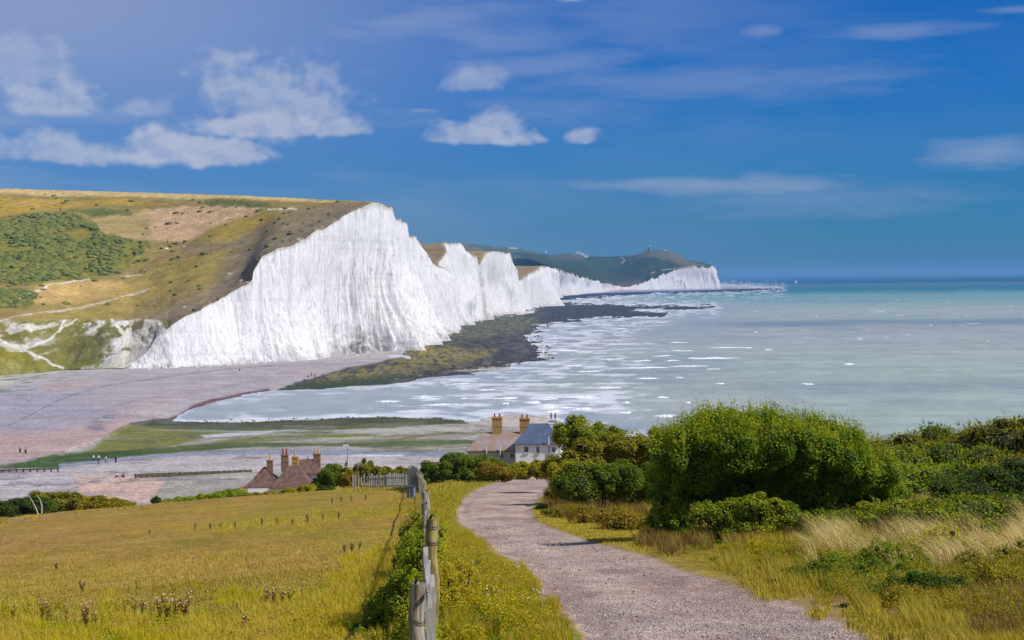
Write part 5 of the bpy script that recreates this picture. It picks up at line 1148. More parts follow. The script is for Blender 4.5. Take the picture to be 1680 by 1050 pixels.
def ragged(lobes, rng, k=6, lo=.26, hi=.46):
    out = []
    for l in lobes:
        l = list(l); out.append(l[:3] + [l[3] * .84, l[4] * .84, l[5] * .84])
        for _ in range(k):
            d = rng.normal(size=3); d[2] = abs(d[2]) * .9 - .15; d[1] -= .35 * abs(d[1]); d /= np.linalg.norm(d); s_ = rng.uniform(lo, hi); out.append([l[0] + d[0] * l[3] * .82, l[1] + d[1] * l[4] * .82, max(.05, l[2] + d[2] * l[5] * .82), l[3] * s_, l[4] * s_, l[5] * s_ * 1.05])
    return out

LM = {}
mat_twig_and_shade = mat_leaf('twigs_and_shade_core', [(34, 38, 14), (50, 48, 20), (44, 56, 16)], 0, .9, .9, pscale=6)  # for twigs and the added solid cores, dark so leaf gaps look shaded
def leafmat(key):
    if key in LM: return LM[key]
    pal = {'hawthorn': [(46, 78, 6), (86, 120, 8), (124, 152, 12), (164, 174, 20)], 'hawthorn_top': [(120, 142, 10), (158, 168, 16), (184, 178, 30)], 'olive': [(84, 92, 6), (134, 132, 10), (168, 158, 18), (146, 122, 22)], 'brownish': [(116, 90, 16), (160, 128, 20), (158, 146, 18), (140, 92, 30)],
           'yellowgreen': [(128, 134, 8), (180, 170, 12), (202, 190, 32)], 'midgreen': [(64, 94, 6), (110, 130, 10), (152, 158, 18)], 'fresh': [(98, 128, 12), (140, 164, 16), (178, 184, 30)], 'darkgreen': [(40, 66, 8), (72, 100, 12), (108, 126, 16)], 'bramble': [(64, 96, 8), (116, 140, 12), (160, 162, 20), (196, 182, 42)],
           'herb': [(128, 130, 10), (178, 164, 12), (196, 176, 28), (152, 134, 30)], 'scrubmix': [(98, 108, 10), (144, 142, 14), (174, 154, 22), (126, 98, 26)]}[key]
    LM[key] = mat_leaf('leaves_' + key, pal, .32, .5, pscale=1.1); return LM[key]

def twig_mb(lobes, rng, n, base=(0, 0, 0), thick=.05):
    mb = MB(); lobes = np.array(lobes, float)
    for i in range(n):
        l = lobes[rng.integers(len(lobes))]; d = rng.normal(size=3); d[2] = abs(d[2]) * .8 + .2; d /= np.linalg.norm(d); e = l[:3] + d * l[3:] * rng.uniform(.7, 1.02); b = np.array([base[0] + rng.uniform(-.3, .3) * l[3] + .5 * (l[0] - base[0]), l[1] * .5, -.1])
        m1 = b * .55 + e * .45 + rng.normal(size=3) * .12 * l[3]; m2 = b * .2 + e * .8 + rng.normal(size=3) * .06 * l[3]; mb.tube([b, m1, m2, e], [thick, thick * .7, thick * .35, thick * .12], 5, False)
    return mb

def bush(name, px, pyb, d, lobes, n, size, key, label, cat='bush', group=None, rz=0.0, seed=1, rough=.30, fr=1.6, depth=.35, twigs=6, kcore=.70, sink=.1, top=None, z=None, gap=.22, rag=(11, .17, .34)):
    rng = np.random.default_rng(seed); lobes = ragged(lobes, rng, *rag)
    if d is None: x, y, zz, _ = ground(px, pyb); x, y, zz = float(x[0]), float(y[0]), float(zz[0])
    else: x, y = xat(px, d), d; zz = gh(x, y)
    if z is not None: zz = z
    root = tag(empty(name, (x, y, zz - sink), rz), label, cat, group)
    p, nr = blob_points(lobes, n, rng, seed, depth, rough, fr); g_ = fbm(p[:, 0] * fr * 2.6, p[:, 1] * fr * 2.6, p[:, 2] * fr * 2.6, o=3, seed=seed + 5); kk = g_ > -gap - rng.uniform(0, .35, len(p)) - .5 * np.clip(nr[:, 2], 0, 1); p, nr = p[kk], nr[kk]; nn = nr * .6 + rng.normal(size=nr.shape) * .55 + np.array([0.1, 0, .6]); nn /= np.linalg.norm(nn, axis=1)[:, None]
    v, f = leaf_mesh(p, nn, np.full(len(p), size), rng); mk('foliage', v, f, leafmat(key), root); cv, cf = core_mesh(lobes, seed, kcore, rough * .8, fr)
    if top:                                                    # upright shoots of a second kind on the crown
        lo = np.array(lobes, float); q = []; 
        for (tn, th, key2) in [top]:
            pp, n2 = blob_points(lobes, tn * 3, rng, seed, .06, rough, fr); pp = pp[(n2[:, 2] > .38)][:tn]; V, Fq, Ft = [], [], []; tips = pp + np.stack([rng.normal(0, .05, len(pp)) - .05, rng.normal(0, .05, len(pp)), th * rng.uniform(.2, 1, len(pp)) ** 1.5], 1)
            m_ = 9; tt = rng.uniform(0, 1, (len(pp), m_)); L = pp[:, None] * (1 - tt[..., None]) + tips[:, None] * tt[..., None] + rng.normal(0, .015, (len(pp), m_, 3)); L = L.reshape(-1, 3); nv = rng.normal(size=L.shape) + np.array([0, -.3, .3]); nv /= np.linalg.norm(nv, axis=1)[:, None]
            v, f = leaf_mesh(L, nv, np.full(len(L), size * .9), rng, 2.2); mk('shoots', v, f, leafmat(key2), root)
    mb = twig_mb(lobes, rng, twigs, thick=.035 * max(1, lobes[0][3])) if twigs else MB()
    n0 = len(mb.v); q4 = [f_ for f_ in mb.f]; V_ = np.concatenate([np.array(mb.v).reshape(-1, 3), cv]); mk('branches_and_shade_core', V_, [np.array(q4, int).reshape(-1, 4), cf + n0] if q4 else [cf], mat_twig_and_shade, root)
    return root

def mpp(d): return d / F
# the big windswept hawthorn right of the track
LB = [(-.95, .2, 1.78, .95, .9, .92), (-.2, .3, 2.0, 1.1, 1.1, .84), (.6, .4, 2.02, 1.15, 1.1, .80), (1.4, .5, 1.95, 1.1, 1.1, .76), (2.15, .7, 1.72, 1.0, 1.0, .70), (2.85, .9, 1.35, .85, .8, .60), (-1.35, .3, 1.1, .58, .7, .75), (-1.35, .2, .5, .55, .6, .55), (.3, 1.0, .8, 1.7, .8, .8), (1.7, 1.0, .8, 1.2, .7, .7), (3.3, 1.1, .8, .6, .7, .5)]
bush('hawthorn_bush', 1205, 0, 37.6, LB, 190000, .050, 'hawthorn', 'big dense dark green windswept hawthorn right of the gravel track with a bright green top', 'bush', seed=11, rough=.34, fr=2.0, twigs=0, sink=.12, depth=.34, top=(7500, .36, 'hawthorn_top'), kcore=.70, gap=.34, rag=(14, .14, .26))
bush('bramble_thicket', 1212, 0, 36.3, [(-.5, 0, .62, .55, .45, .40), (.35, .0, .75, .6, .45, .38), (1.0, .1, .55, .5, .4, .32), (.1, -.1, .35, .7, .4, .3)], 16000, .050, 'bramble', 'yellow green bramble growing through the lower front of the big hawthorn', 'bush', seed=13, rough=.4, fr=2.2, twigs=10, kcore=.5)
bush('dark_bush', 985, 0, 60, [(-.7, 0, .85, 1.0, 1.0, .85), (.7, .2, .95, 1.1, 1.0, .85), (1.7, .4, .9, .9, .9, .8), (0, .3, 1.2, .9, .9, .6)], 30000, .075, 'midgreen', 'dark leafy thorn bush overhanging the track edge left of the big hawthorn', 'bush', seed=17, rough=.3, twigs=8)
bush('brown_bush', 1015, 0, 68, [(-1.2, 0, 1.6, 1.3, 1.1, 1.0), (.3, .3, 2.1, 1.5, 1.2, .9), (1.7, .4, 2.1, 1.2, 1.1, .95), (-2.0, .2, 1.3, 1.0, .9, .9), (2.6, .2, 1.7, 1.0, 1.0, 1.1)], 42000, .08, 'olive', 'olive bush behind the dark thorn bush and left of the big hawthorn', 'bush', seed=19, rough=.28, twigs=8)
bush('pale_bush', 927, 0, 66, [(0, 0, .95, .75, .7, .9), (.7, .2, 1.0, .7, .7, .7), (-.2, .1, .5, .7, .6, .5)], 14000, .07, 'yellowgreen', 'light yellow green bush directly right of the white cottage', 'bush', seed=23, rough=.3, twigs=6)
bush('elder_bush', 962, 0, 92, [(-.6, 0, 2.5, 1.2, 1.1, 1.15), (.8, .2, 2.3, 1.1, 1.0, 1.0), (0, .3, 1.2, 1.4, 1.0, 1.2)], 30000, .10, 'bramble', 'rounded olive green bush standing tallest beside the white cottage chimney', 'bush', seed=29, rough=.25, twigs=6, sink=-.35)
bush('rough_hedge', 765, 0, 128, [(-2.2, 0, .9, 1.3, 1.1, .95), (-.6, .2, 1.3, 1.6, 1.2, .95), (1.0, .3, 1.2, 1.4, 1.2, .95), (2.4, .2, .8, 1.2, 1.1, .75), (-3.0, -.1, .5, .8, .8, .6), (.4, -.6, .6, 1.8, .8, .6)], 36000, .13, 'midgreen', 'broad rough green hedge at the end of the track before the tan roofed cottage', 'bush', seed=31, rough=.32, fr=.9, twigs=10)
bush('dead_brown_bush', 812, 0, 124, [(-.4, 0, .75, 1.2, .8, .8), (.7, 0, .6, .8, .7, .6)], 9000, .11, 'brownish', 'brown half bare bush at the right end of the rough hedge', 'bush', seed=33, rough=.3, fr=1, twigs=14)
bush('yellow_shrub', 878, 0, 139, [(-1.2, 0, .7, 1.1, .9, .75), (.4, .1, .8, 1.3, .9, .85), (1.9, .0, .6, 1.1, .8, .6)], 16000, .13, 'yellowgreen', 'yellow green shrubs below the white cottage at the head of the track', 'shrub', seed=35, rough=.3, fr=1, twigs=5)
bush('round_bush', 541, 0, 152, [(0, 0, 1.0, 1.15, 1.1, 1.15), (.9, .1, .8, .75, .8, .85), (-1.0, 0, .45, .8, .7, .55)], 20000, .13, 'midgreen', 'round green bush at the right end of the red roofed cottage', 'bush', seed=37, rough=.22, fr=1, twigs=6, sink=-.2)
bush('low_garden_shrub', 487, 0, 150, [(-.6, 0, .25, 1.1, .6, .4), (.7, 0, .45, .8, .6, .5)], 8000, .12, 'yellowgreen', 'low yellow green shrub under the right eaves of the red roofed cottage', 'shrub', seed=39, rough=.3, fr=1, twigs=3)
bush('garden_hedge', 615, 0, 140, [(-2.2, 0, .9, .9, .7, .9), (-1.0, 0, 1.25, .9, .7, 1.15), (.3, 0, .95, 1.2, .7, .95), (1.7, 0, .8, 1.2, .7, .85), (2.6, 0, .8, .9, .7, .8)], 18000, .13, 'olive', 'uneven olive hedge rising behind the white picket fence', 'hedge', seed=41, rough=.35, fr=1, twigs=8)
bush('brown_shrub', 569, 0, 138, [(0, 0, .65, .6, .5, .75), (.5, 0, .5, .5, .4, .6)], 5000, .11, 'brownish', 'reddish brown shrub behind the notice post', 'shrub', seed=43, rough=.3, fr=1.2, twigs=5)
for i, (px, w, h, key, lab) in enumerate(((420, 1.3, .45, 'olive', 'low olive scrub under the left part of the red roofed cottage'), (452, 1.2, .4, 'scrubmix', 'low brownish scrub under the middle of the red roofed cottage'), (520, 1.0, .5, 'darkgreen', 'low dark green shrub in front of the round bush'))):
    bush('low_shrub', px, 0, 151, [(-.5 * w, 0, h * .5, w, .6, h), (.6 * w, 0, h * .45, w * .8, .6, h * .9)], 6000, .12, key, lab, 'shrub', seed=45 + i, rough=.35, fr=1.1, twigs=3, kcore=.6)
# scrub along the far left of the field and the reeds by the shingle
LBX = [(-160, 118, 1.6, .55, 'olive', 'low olive scrub partly outside the left edge'), (-20, 117, 1.6, 1.0, 'midgreen', 'green scrub at the left edge of the picture beside the field'), (38, 116, 1.4, 1.15, 'darkgreen', 'dark green scrub behind the bare bent stems at the left'), (85, 119, 1.5, 1.35, 'olive', 'highest olive scrub on the left field edge right of the bare stems'), (130, 121, 1.4, .95, 'scrubmix', 'brown tinged scrub in the middle of the left field edge'), (172, 124, 1.3, .65, 'olive', 'low scrub tapering to the right end of the left field edge')]
for i, (px, d, w, h, key, lab) in enumerate(LBX):
    bush('edge_scrub', px, 0, d, [(-.8 * w / 1.4, 0, h * .45, w, 1.0, h * .65), (.7 * w / 1.4, .2, h * .5, w, 1.0, h * .6), (0, .5, h * .6, w * .9, 1, h * .5)], 14000, .11, key, lab, 'scrub', seed=60 + i, rough=.3, fr=1.1, twigs=4, kcore=.7, group='low scrub along the left field edge', sink=-.05)
x, y, z = xat(62, 113), 113, gh(xat(62, 113), 113); root = tag(empty('dead_branch', (x, y, z), 0), 'pale bare bent stems sticking up from the scrub at the left', 'branch'); MB().tube([(-.1, 0, 0), (-.3, 0, .5), (-.5, 0, .9), (-.75, .1, 1.25)], [.05, .045, .035, .02], 6).tube([(.1, 0, 0), (.12, 0, .6), (0, 0, 1.0), (-.25, .1, 1.3)], [.055, .045, .035, .02], 6).build('stem', M_['wood_pale'], root)
for i, (px, d, w, lab) in enumerate(((285, 160, 1.7, 'left clump of the bright green reeds between sand and groyne'), (325, 162, 1.9, 'middle clump of the bright green reeds below the groyne'), (370, 160, 1.8, 'right clump of bright green reeds just left of the red roofed cottage'))):
    bush('reed_bed', px, 0, d, [(-.7, 0, .5, w * .7, 1.0, .7), (.7, .1, .6, w * .7, 1.0, .75)], 12000, .16, 'fresh' if i != 1 else 'yellowgreen', lab, 'reeds', seed=70 + i, rough=.2, fr=1.3, twigs=0, kcore=.7, group='green reeds at the edge of the shingle', sink=-.25)
bush('small_dark_shrub', 252, 0, 128, [(0, 0, .4, .35, .3, .45)], 1800, .10, 'darkgreen', 'small dark shrub beside the posts at the end of the pink sand', 'shrub', seed=75, rough=.4, fr=2, twigs=3)

# scrub on the bank right of the big hawthorn
rng = np.random.default_rng(7)
SCR = [(1385, 54, 1.5, .85, 'brownish', 'brown topped scrub sloping down from the right shoulder of the big hawthorn'), (1450, 60, 2.1, 1.25, 'olive', 'olive scrub on the skyline right of the hawthorn'), (1530, 64, 2.0, .95, 'scrubmix', 'low brown green scrub on the skyline right of centre of the bank'), (1600, 62, 1.7, 1.05, 'midgreen', 'green flat topped scrub on the skyline near the right edge'), (1665, 60, 1.9, 1.05, 'olive', 'olive green scrub on the skyline at the right edge'), (1740, 58, 2.0, 1.1, 'olive', 'olive scrub beyond the right edge of the skyline'),
       (1420, 47, 1.3, .85, 'olive', 'yellow olive bush on the slope just behind the pale grass'), (1490, 50, 1.6, .95, 'yellowgreen', 'yellow green bush in the middle of the bank'), (1560, 44, 1.35, 1.15, 'fresh', 'fresh green bush standing out in the middle of the right bank'), (1640, 46, 1.4, .9, 'scrubmix', 'mixed brown scrub behind the dark bush at the right edge'), (1690, 37, 1.25, 1.15, 'darkgreen', 'dark bush at the right edge above the pale grass'), (1500, 38, 1.2, .70, 'yellowgreen', 'low yellow green bush just above the pale grass'),
       (1440, 36.5, 1.0, .60, 'bramble', 'bramble at the foot of the hawthorn where the pale grass starts'), (1600, 36, 1.2, .75, 'bramble', 'green bush above the pale grass right of centre'), (1350, 60, 1.5, 1.35, 'olive', 'olive bush seen over the right shoulder of the hawthorn'), (1110, 72, 1.8, 1.35, 'olive', 'olive bush showing above the left shoulder of the hawthorn'), (1290, 66, 1.8, 1.7, 'brownish', 'brownish bush behind the top of the hawthorn'), (1545, 55, 1.5, .9, 'bramble', 'mixed low scrub below the skyline in the middle of the bank')]
for i, (px, d, w, h, key, lab) in enumerate(SCR):
    h = h * (1.30 if d > 52 else 1.08); w = w * 1.12
    a = [rng.uniform(-.25, .25) for _ in range(6)]; near = d < 48
    bush('scrub_bush', px, 0, d, [(-.75 * w * (1 + a[0]), a[1], h * .55, w * .75, w * .7, h * .62), (.7 * w * (1 + a[2]), a[3], h * .5, w * .75, w * .7, h * .6), (a[4], .3, h * .72, w * .85, w * .7, h * .52), (a[5] * 3, -.5 * w, h * .35, w * .8, w * .5, h * .42)], 26000 if near else 17000, .055 if near else .075, key, lab, 'scrub', seed=90 + i, rough=.34, fr=1.5, twigs=6, kcore=.68, group='bushes of the scrubby bank', top=(160, .18, key) if near else (260, .22, key))
bush('roadside_bush', 1505, 0, 22.6, [(-.35, 0, .20, .36, .3, .26), (.1, .1, .30, .34, .3, .26), (.42, .15, .22, .3, .3, .26), (-.72, -.1, .10, .3, .2, .16), (-1.0, -.2, .04, .25, .2, .12)], 22000, .030, 'darkgreen', 'small dark green bush at the foot of the pale grass by the lower right verge', 'bush', seed=120, rough=.55, fr=4, twigs=14, kcore=.35, gap=.05)
bush('verge_bush', 1370, 0, 25.5, [(-.6, 0, .16, .4, .3, .22), (-.1, .1, .26, .4, .35, .26), (.45, .1, .2, .45, .35, .28), (.9, .2, .2, .3, .3, .2)], 20000, .030, 'midgreen', 'mid green leafy clump between the track verge and the pale grass', 'bush', seed=121, rough=.55, fr=4, twigs=8, kcore=.35, gap=.05)
for i, (px, d, w, h, key, lab) in enumerate(((1310, 28.5, .7, .34, 'scrubmix', 'low mixed green and brown weeds in front of the hawthorn at the verge'), (1440, 26.5, .8, .5, 'bramble', 'bramble patch among the left end of the pale grass'), (1600, 23.5, .7, .42, 'scrubmix', 'brown green weeds among the mauve flowers near the right edge'), (1665, 26, .9, .5, 'olive', 'olive weeds at the right edge in front of the pale grass'), (1240, 31.5, .7, .3, 'herb', 'pale green weeds along the foot of the hawthorn'), (1545, 29, .9, .55, 'yellowgreen', 'yellow green weeds growing up through the pale grass'))):
    h = h * 1.45
    bush('verge_weeds', px, 0, d, [(-.5 * w, 0, h * .3, w * .55, .4, h * .5), (.1 * w, .1, h * .45, w * .5, .4, h * .5), (.6 * w, 0, h * .3, w * .5, .4, h * .45)], 15000, .032, key, lab, 'weeds', seed=150 + i, rough=.6, fr=3.5, twigs=6, kcore=.3, gap=0, group='weedy clumps of the right verge', top=(120, .22, key))
# undergrowth left of the hawthorn, dark grass skirt beneath it
for i, (px, d, w, h, key, lab) in enumerate(((938, 53, .9, .5, 'olive', 'weedy green brown clump at the bend of the track'), (985, 49, 1.0, .6, 'brownish', 'brown weedy clump under the dark thorn bush'), (1032, 45, .8, .55, 'brownish', 'reddish brown weeds at the left foot of the big hawthorn'), (900, 60, .5, .28, 'midgreen', 'small green tuft at the inner bend of the track'))):
    bush('weed_clump', px, 0, d, [(-.4 * w, 0, h * .4, w * .7, .6, h * .6), (.4 * w, 0, h * .4, w * .7, .6, h * .6)], 9000, .05, key, lab, 'weeds', seed=130 + i, rough=.45, fr=2.5, twigs=4, kcore=.5, group='weed clumps along the right side of the track')
for i, (px, d, lab) in enumerate(((688, 26, 'bramble on the fence just beyond the lichened post'), (684, 34, 'farther bramble on the field side of the paling fence'))):
    bush('fence_bramble', px, 0, d, [(-.1, 0, .45, .32, .6, .42), (.1, .8, .5, .3, .6, .4)], 9000, .036, 'bramble', lab, 'bush', seed=160 + i, rough=.5, fr=3, twigs=8, kcore=.4, gap=.05)
# brambles smothering the fence
bush('bramble_bush', 650, 0, 19.2, [(.05, 0, .42, .32, .40, .42), (.12, .5, .72, .28, .4, .34), (-.15, .2, .25, .32, .4, .28), (.18, 1.2, .80, .26, .4, .26), (-.32, -.1, .1, .24, .3, .2), (.2, -1.0, .3, .22, .4, .34)], 42000, .032, 'bramble', 'leafy bramble bush climbing the field side of the paling fence', 'bush', seed=140, rough=.5, fr=3.6, twigs=22, kcore=.5, top=(160, .16, 'bramble'), gap=.1)
bush('bramble_clump', 648, 0, 14.6, [(.06, 0, .2, .22, .22, .24), (-.08, .2, .12, .2, .2, .16), (.1, .8, .3, .2, .4, .3)], 16000, .024, 'bramble', 'dark bramble clump beside the nearest fence post', 'bush', seed=141, rough=.5, fr=4, twigs=12, kcore=.5, gap=.1)
bush('bramble_sprays', 730, 0, 21.5, [(-.05, 0, .40, .20, .6, .34), (.12, .8, .35, .28, .5, .28), (.3, .3, .16, .22, .5, .2), (.55, 1.2, .1, .25, .4, .16)], 15000, .026, 'herb', 'thin arching bramble sprays on the track side of the fence', 'bush', seed=142, rough=.6, fr=4, twigs=16, kcore=.25, gap=0)

# ---- grasses
def blades(px, py, h, w, lean, rng, jit=.35, bend=.6):
    """px, py: photo pixels of the feet; returns mesh arrays of tapered bent blades"""
    x, y, z, ok = ground(px, py); x, y, z = x[ok], y[ok], z[ok]; n = len(x); h = (h if np.ndim(h) == 0 else h[ok]) * rng.uniform(.55, 1.25, n); w = w * rng.uniform(.7, 1.3, n) * np.ones(n)
    a = rng.uniform(0, 2 * math.pi, n); wd = np.stack([np.cos(a) , np.sin(a) * .6, 0 * a], 1) * (w / 2)[:, None]; ln = np.array([lean[0], lean[1], 0]) + rng.normal(0, jit, (n, 3)) * np.array([1, 1, 0])
    b = np.stack([x, y, z - .01], 1); m_ = b + np.array([0, 0, 1]) * (h * .55)[:, None] + ln * (h * .22)[:, None]; t = b + np.array([0, 0, 1]) * (h * (1 - .18 * bend))[:, None] + ln * (h * .75 * bend)[:, None]
    v = np.stack([b - wd, b + wd, m_ - wd * .75, m_ + wd * .75, t], 1).reshape(-1, 3); i = np.arange(n)[:, None] * 5
    return v, i + np.array([0, 1, 3, 2]), i + np.array([2, 3, 4])
def sample(poly, n, rng, soft=0):
    xs, ys = [p[0] for p in poly], [p[1] for p in poly]; out = np.zeros((0, 2))
    while len(out) < n:
        q = np.stack([rng.uniform(min(xs), max(xs), n * 2), rng.uniform(min(ys), max(ys), n * 2)], 1); s_ = sdf(q[:, 0], q[:, 1], poly); s_ = s_ + soft * 2.2 * (fbm(q[:, 0] / 46, q[:, 1] / 24, o=3, seed=88)) - rng.uniform(0, 1, len(q)) ** 2 * soft; out = np.concatenate([out, q[s_ > 0]])
    return out[:n, 0], out[:n, 1]
def grass(name, polys, mat, label, cat, seed, lean=(-.25, 0), jit=.35, bend=.6, clump=None, avoid_path=True):
    rng = np.random.default_rng(seed); V, Q, T, n0 = [], [], [], 0
    for poly, n, h, w in polys:
        px, py = sample(poly, n, rng, 26 if min(p[1] for p in poly) > 840 else 4)
        if clump:
            k = vn(px / clump[0], py / (clump[0] * .45), seed=seed) * .6 + vn(px / (clump[0] * 3), py / clump[0], seed=seed + 1) * .5 > clump[1] - rng.uniform(0, .5, len(px)); px, py = px[k], py[k]
        if avoid_path:
            s_ = sdf(px + 8 * vn(px / 14, py / 9, seed=5), py, PATH); k = s_ < rng.normal(-1, 6, len(px)) * smooth(780, 1000, py) * np.where(rng.uniform(0, 1, len(px)) < .5, 1, .25); px, py = px[k], py[k]
        v, q, t = blades(px, py, h, w, lean, rng, jit, bend); V.append(v); Q.append(q + n0); T.append(t + n0); n0 += len(v)
    o = mk(name, np.concatenate(V), [np.concatenate(Q), np.concatenate(T)], mat, kind='stuff'); tag(o, label, cat); return o
GM_dry = mat_leaf('dry_grass', [(158, 134, 48), (186, 158, 58), (206, 178, 104), (172, 160, 30), (150, 126, 62)], .2, .6, pscale=.3)
GM_lush = mat_leaf('lush_grass', [(140, 148, 12), (192, 180, 18), (216, 196, 40), (222, 194, 92), (164, 138, 50)], .42, .55, pscale=.9)
GM_verge = mat_leaf('verge_grass_mix', [(104, 118, 10), (160, 154, 14), (192, 174, 34), (206, 176, 84), (146, 118, 46)], .35, .5, pscale=1.3)
GM_straw = mat_leaf('straw_grass', [(190, 160, 70), (222, 196, 122), (238, 218, 158)], .15, .3, pscale=.8)
GM_gold = mat_leaf('golden_grass', [(130, 128, 14), (176, 160, 26), (204, 180, 76), (150, 146, 20), (150, 118, 46)], .2, .45, pscale=.7)
GM_brown = mat_leaf('brown_grass', [(84, 60, 30), (124, 92, 48), (140, 120, 50), (104, 108, 36)], .15, .5, pscale=1.2)
FIELD = [(-30, 850), (200, 826), (420, 808), (690, 792), (690, 850), (660, 900), (600, 1000), (600, 1060), (-30, 1060)]
grass('field_grass', [(FIELD, 60000, .05, .012), ([(-30, 900), (660, 900), (600, 1060), (-30, 1060)], 50000, .07, .009)], GM_dry, 'short dry tan and yellow grass covering the sloping field', 'grass', 1)
grass('long_field_grass', [([(-30, 1015), (120, 1010), (300, 1005), (440, 985), (560, 950), (620, 960), (690, 1000), (690, 1070), (-30, 1070)], 46000, .15, .008), ([(300, 880), (420, 850), (560, 830), (690, 815), (690, 850), (560, 865), (420, 878)], 3200, .12, .016), ([(560, 905), (640, 880), (650, 960), (560, 960)], 6000, .16, .010)], GM_lush, 'longer yellow green grass along the bottom and fence side of the field', 'grass', 2, clump=(40, -.25))
grass('verge_grass', [([(712, 1060), (700, 880), (745, 850), (790, 890), (860, 945), (900, 985), (940, 1030), (960, 1070)], 46000, .17, .008), ([(700, 795), (845, 783), (800, 797), (770, 810), (745, 850), (700, 880)], 14000, .12, .018), ([(600, 1060), (630, 960), (700, 900), (712, 1060)], 16000, .22, .008), ([(870, 965), (930, 1010), (960, 1060), (880, 1060)], 14000, .06, .010)], GM_verge, 'lush yellow green grass between the fence and the gravel track', 'grass', 3)
grass('short_verge_grass', [([(868, 835), (905, 800), (920, 800), (960, 830), (1060, 860), (1070, 912), (960, 884), (880, 852)], 16000, .06, .016), ([(1060, 905), (1180, 895), (1330, 905), (1420, 985), (1700, 1010), (1700, 1060), (1490, 1060), (1340, 1000), (1230, 965), (1130, 936)], 60000, .08, .010)], GM_gold, 'short golden green grass along the right edge of the gravel track', 'grass', 4)
grass('tall_pale_grass', [([(1335, 925), (1345, 880), (1450, 862), (1560, 868), (1700, 880), (1700, 950), (1600, 935), (1480, 925), (1400, 940)], 12000, .66, .0065), ([(1380, 866), (1560, 846), (1700, 856), (1700, 890), (1500, 890)], 7500, .8, .008)], GM_straw, 'tall pale straw grass leaning left in the wind on the right bank', 'grass', 5, lean=(-.8, -.05), jit=.38, bend=.85, clump=(60, -.35))
grass('tall_golden_grass', [([(1180, 920), (1300, 890), (1340, 880), (1480, 905), (1700, 915), (1700, 1040), (1500, 1005), (1350, 975), (1240, 945)], 26000, .30, .007), ([(1090, 900), (1240, 880), (1330, 880), (1330, 920), (1160, 925)], 9000, .26, .009), ([(1460, 1000), (1700, 1000), (1700, 1070), (1560, 1060)], 16000, .2, .007)], GM_gold, 'tall golden green grass and weeds in front of the pale grass', 'grass', 6, lean=(-.5, 0), clump=(50, -.3))
grass('brown_undergrowth', [([(1040, 905), (1060, 870), (1180, 880), (1260, 895), (1220, 925), (1120, 925)], 12000, .30, .009), ([(885, 838), (900, 800), (960, 800), (1060, 830), (1065, 868), (985, 858), (920, 850)], 14000, .36, .014), ([(1560, 950), (1700, 930), (1700, 1060), (1560, 1010)], 9000, .34, .006)], GM_brown, 'reddish brown dry weeds under the hawthorn and beside the track', 'weeds', 7, lean=(-.3, 0), clump=(40, -.3))
grass('rough_grass_on_crest', [([(560, 800), (690, 785), (760, 780), (850, 776), (930, 782), (930, 792), (840, 790), (700, 800), (560, 812)], 14000, .26, .03), ([(-30, 858), (200, 832), (400, 814), (560, 802), (560, 796), (400, 806), (200, 822), (-30, 846)], 10000, .14, .03), ([(930, 800), (1060, 790), (1400, 800), (1700, 840), (1700, 880), (1400, 870), (1340, 880), (1060, 840)], 30000, .35, .02)], GM_gold, 'rough yellow grass along the brow of the near hill', 'grass', 8)

# leafy herbs and small flowers
def herbs(name, polys, size, key, label, cat, seed, mat=None, up=.5):
    rng = np.random.default_rng(seed); Pp = []
    for poly, n, h in polys:
        px, py = sample(poly, n, rng); s_ = sdf(px + 8 * vn(px / 14, py / 9, seed=5), py, PATH); k = (s_ < -3) & (vn(px / 30, py / 16, seed=seed) > -.3 - .6 * (size > .05)); px, py = px[k], py[k]; x, y, z, ok = ground(px, py); hh = h * np.clip(.5 + .7 * vn(x * 2.2, y * 2.2, seed=seed), .1, 1.2)
        Pp.append(np.stack([x, y, z + hh * rng.uniform(.1, 1, len(x)) ** .7], 1)[ok])
    p = np.concatenate(Pp); nn = rng.normal(size=p.shape) * .6 + np.array([0, -.1, up]); nn /= np.linalg.norm(nn, axis=1)[:, None]; v, f = leaf_mesh(p, nn, np.full(len(p), size), rng, 1.7); o = mk(name, v, f, mat or leafmat(key), kind='stuff'); tag(o, label, cat)
herbs('verge_herbs', [([(716, 1060), (712, 900), (750, 870), (830, 930), (905, 1000), (930, 1060)], 60000, .30), ([(700, 850), (745, 850), (750, 880), (715, 900)], 4000, .2)], .022, 'herb', 'leafy yellow green herbs growing in the verge beside the fence', 'herbs', 11)
herbs('bank_herbs', [([(1240, 940), (1330, 895), (1450, 900), (1700, 930), (1700, 1040), (1400, 985)], 70000, .44), ([(1350, 900), (1700, 885), (1700, 930), (1400, 925)], 22000, .5), ([(1090, 900), (1240, 885), (1330, 885), (1330, 930), (1180, 935)], 14000, .25)], .026, 'scrubmix', 'leafy green and brown herbs growing through the grass of the right bank', 'herbs', 12)
herbs('bank_ground_cover', [([(1340, 790), (1420, 730), (1700, 720), (1700, 880), (1450, 872), (1330, 850)], 60000, .75), ([(1350, 740), (1420, 706), (1700, 702), (1700, 730), (1420, 745)], 30000, .9)], .062, 'scrubmix', 'tangled low brown green growth between the bushes of the right bank', 'scrub', 17)
herbs('crest_cover', [([(690, 778), (930, 770), (930, 786), (700, 792)], 12000, .35), ([(1040, 770), (1340, 760), (1340, 800), (1040, 800)], 16000, .6)], .07, 'olive', 'low olive weeds along the brow of the hill', 'weeds', 18)
herbs('brown_herbs', [([(716, 1010), (712, 900), (750, 880), (830, 940), (860, 1000)], 7000, .36), ([(1240, 915), (1700, 920), (1700, 1040), (1400, 990)], 22000, .36)], .022, 'brownish', 'brown seed stalks and leaves in the verges', 'weeds', 19)
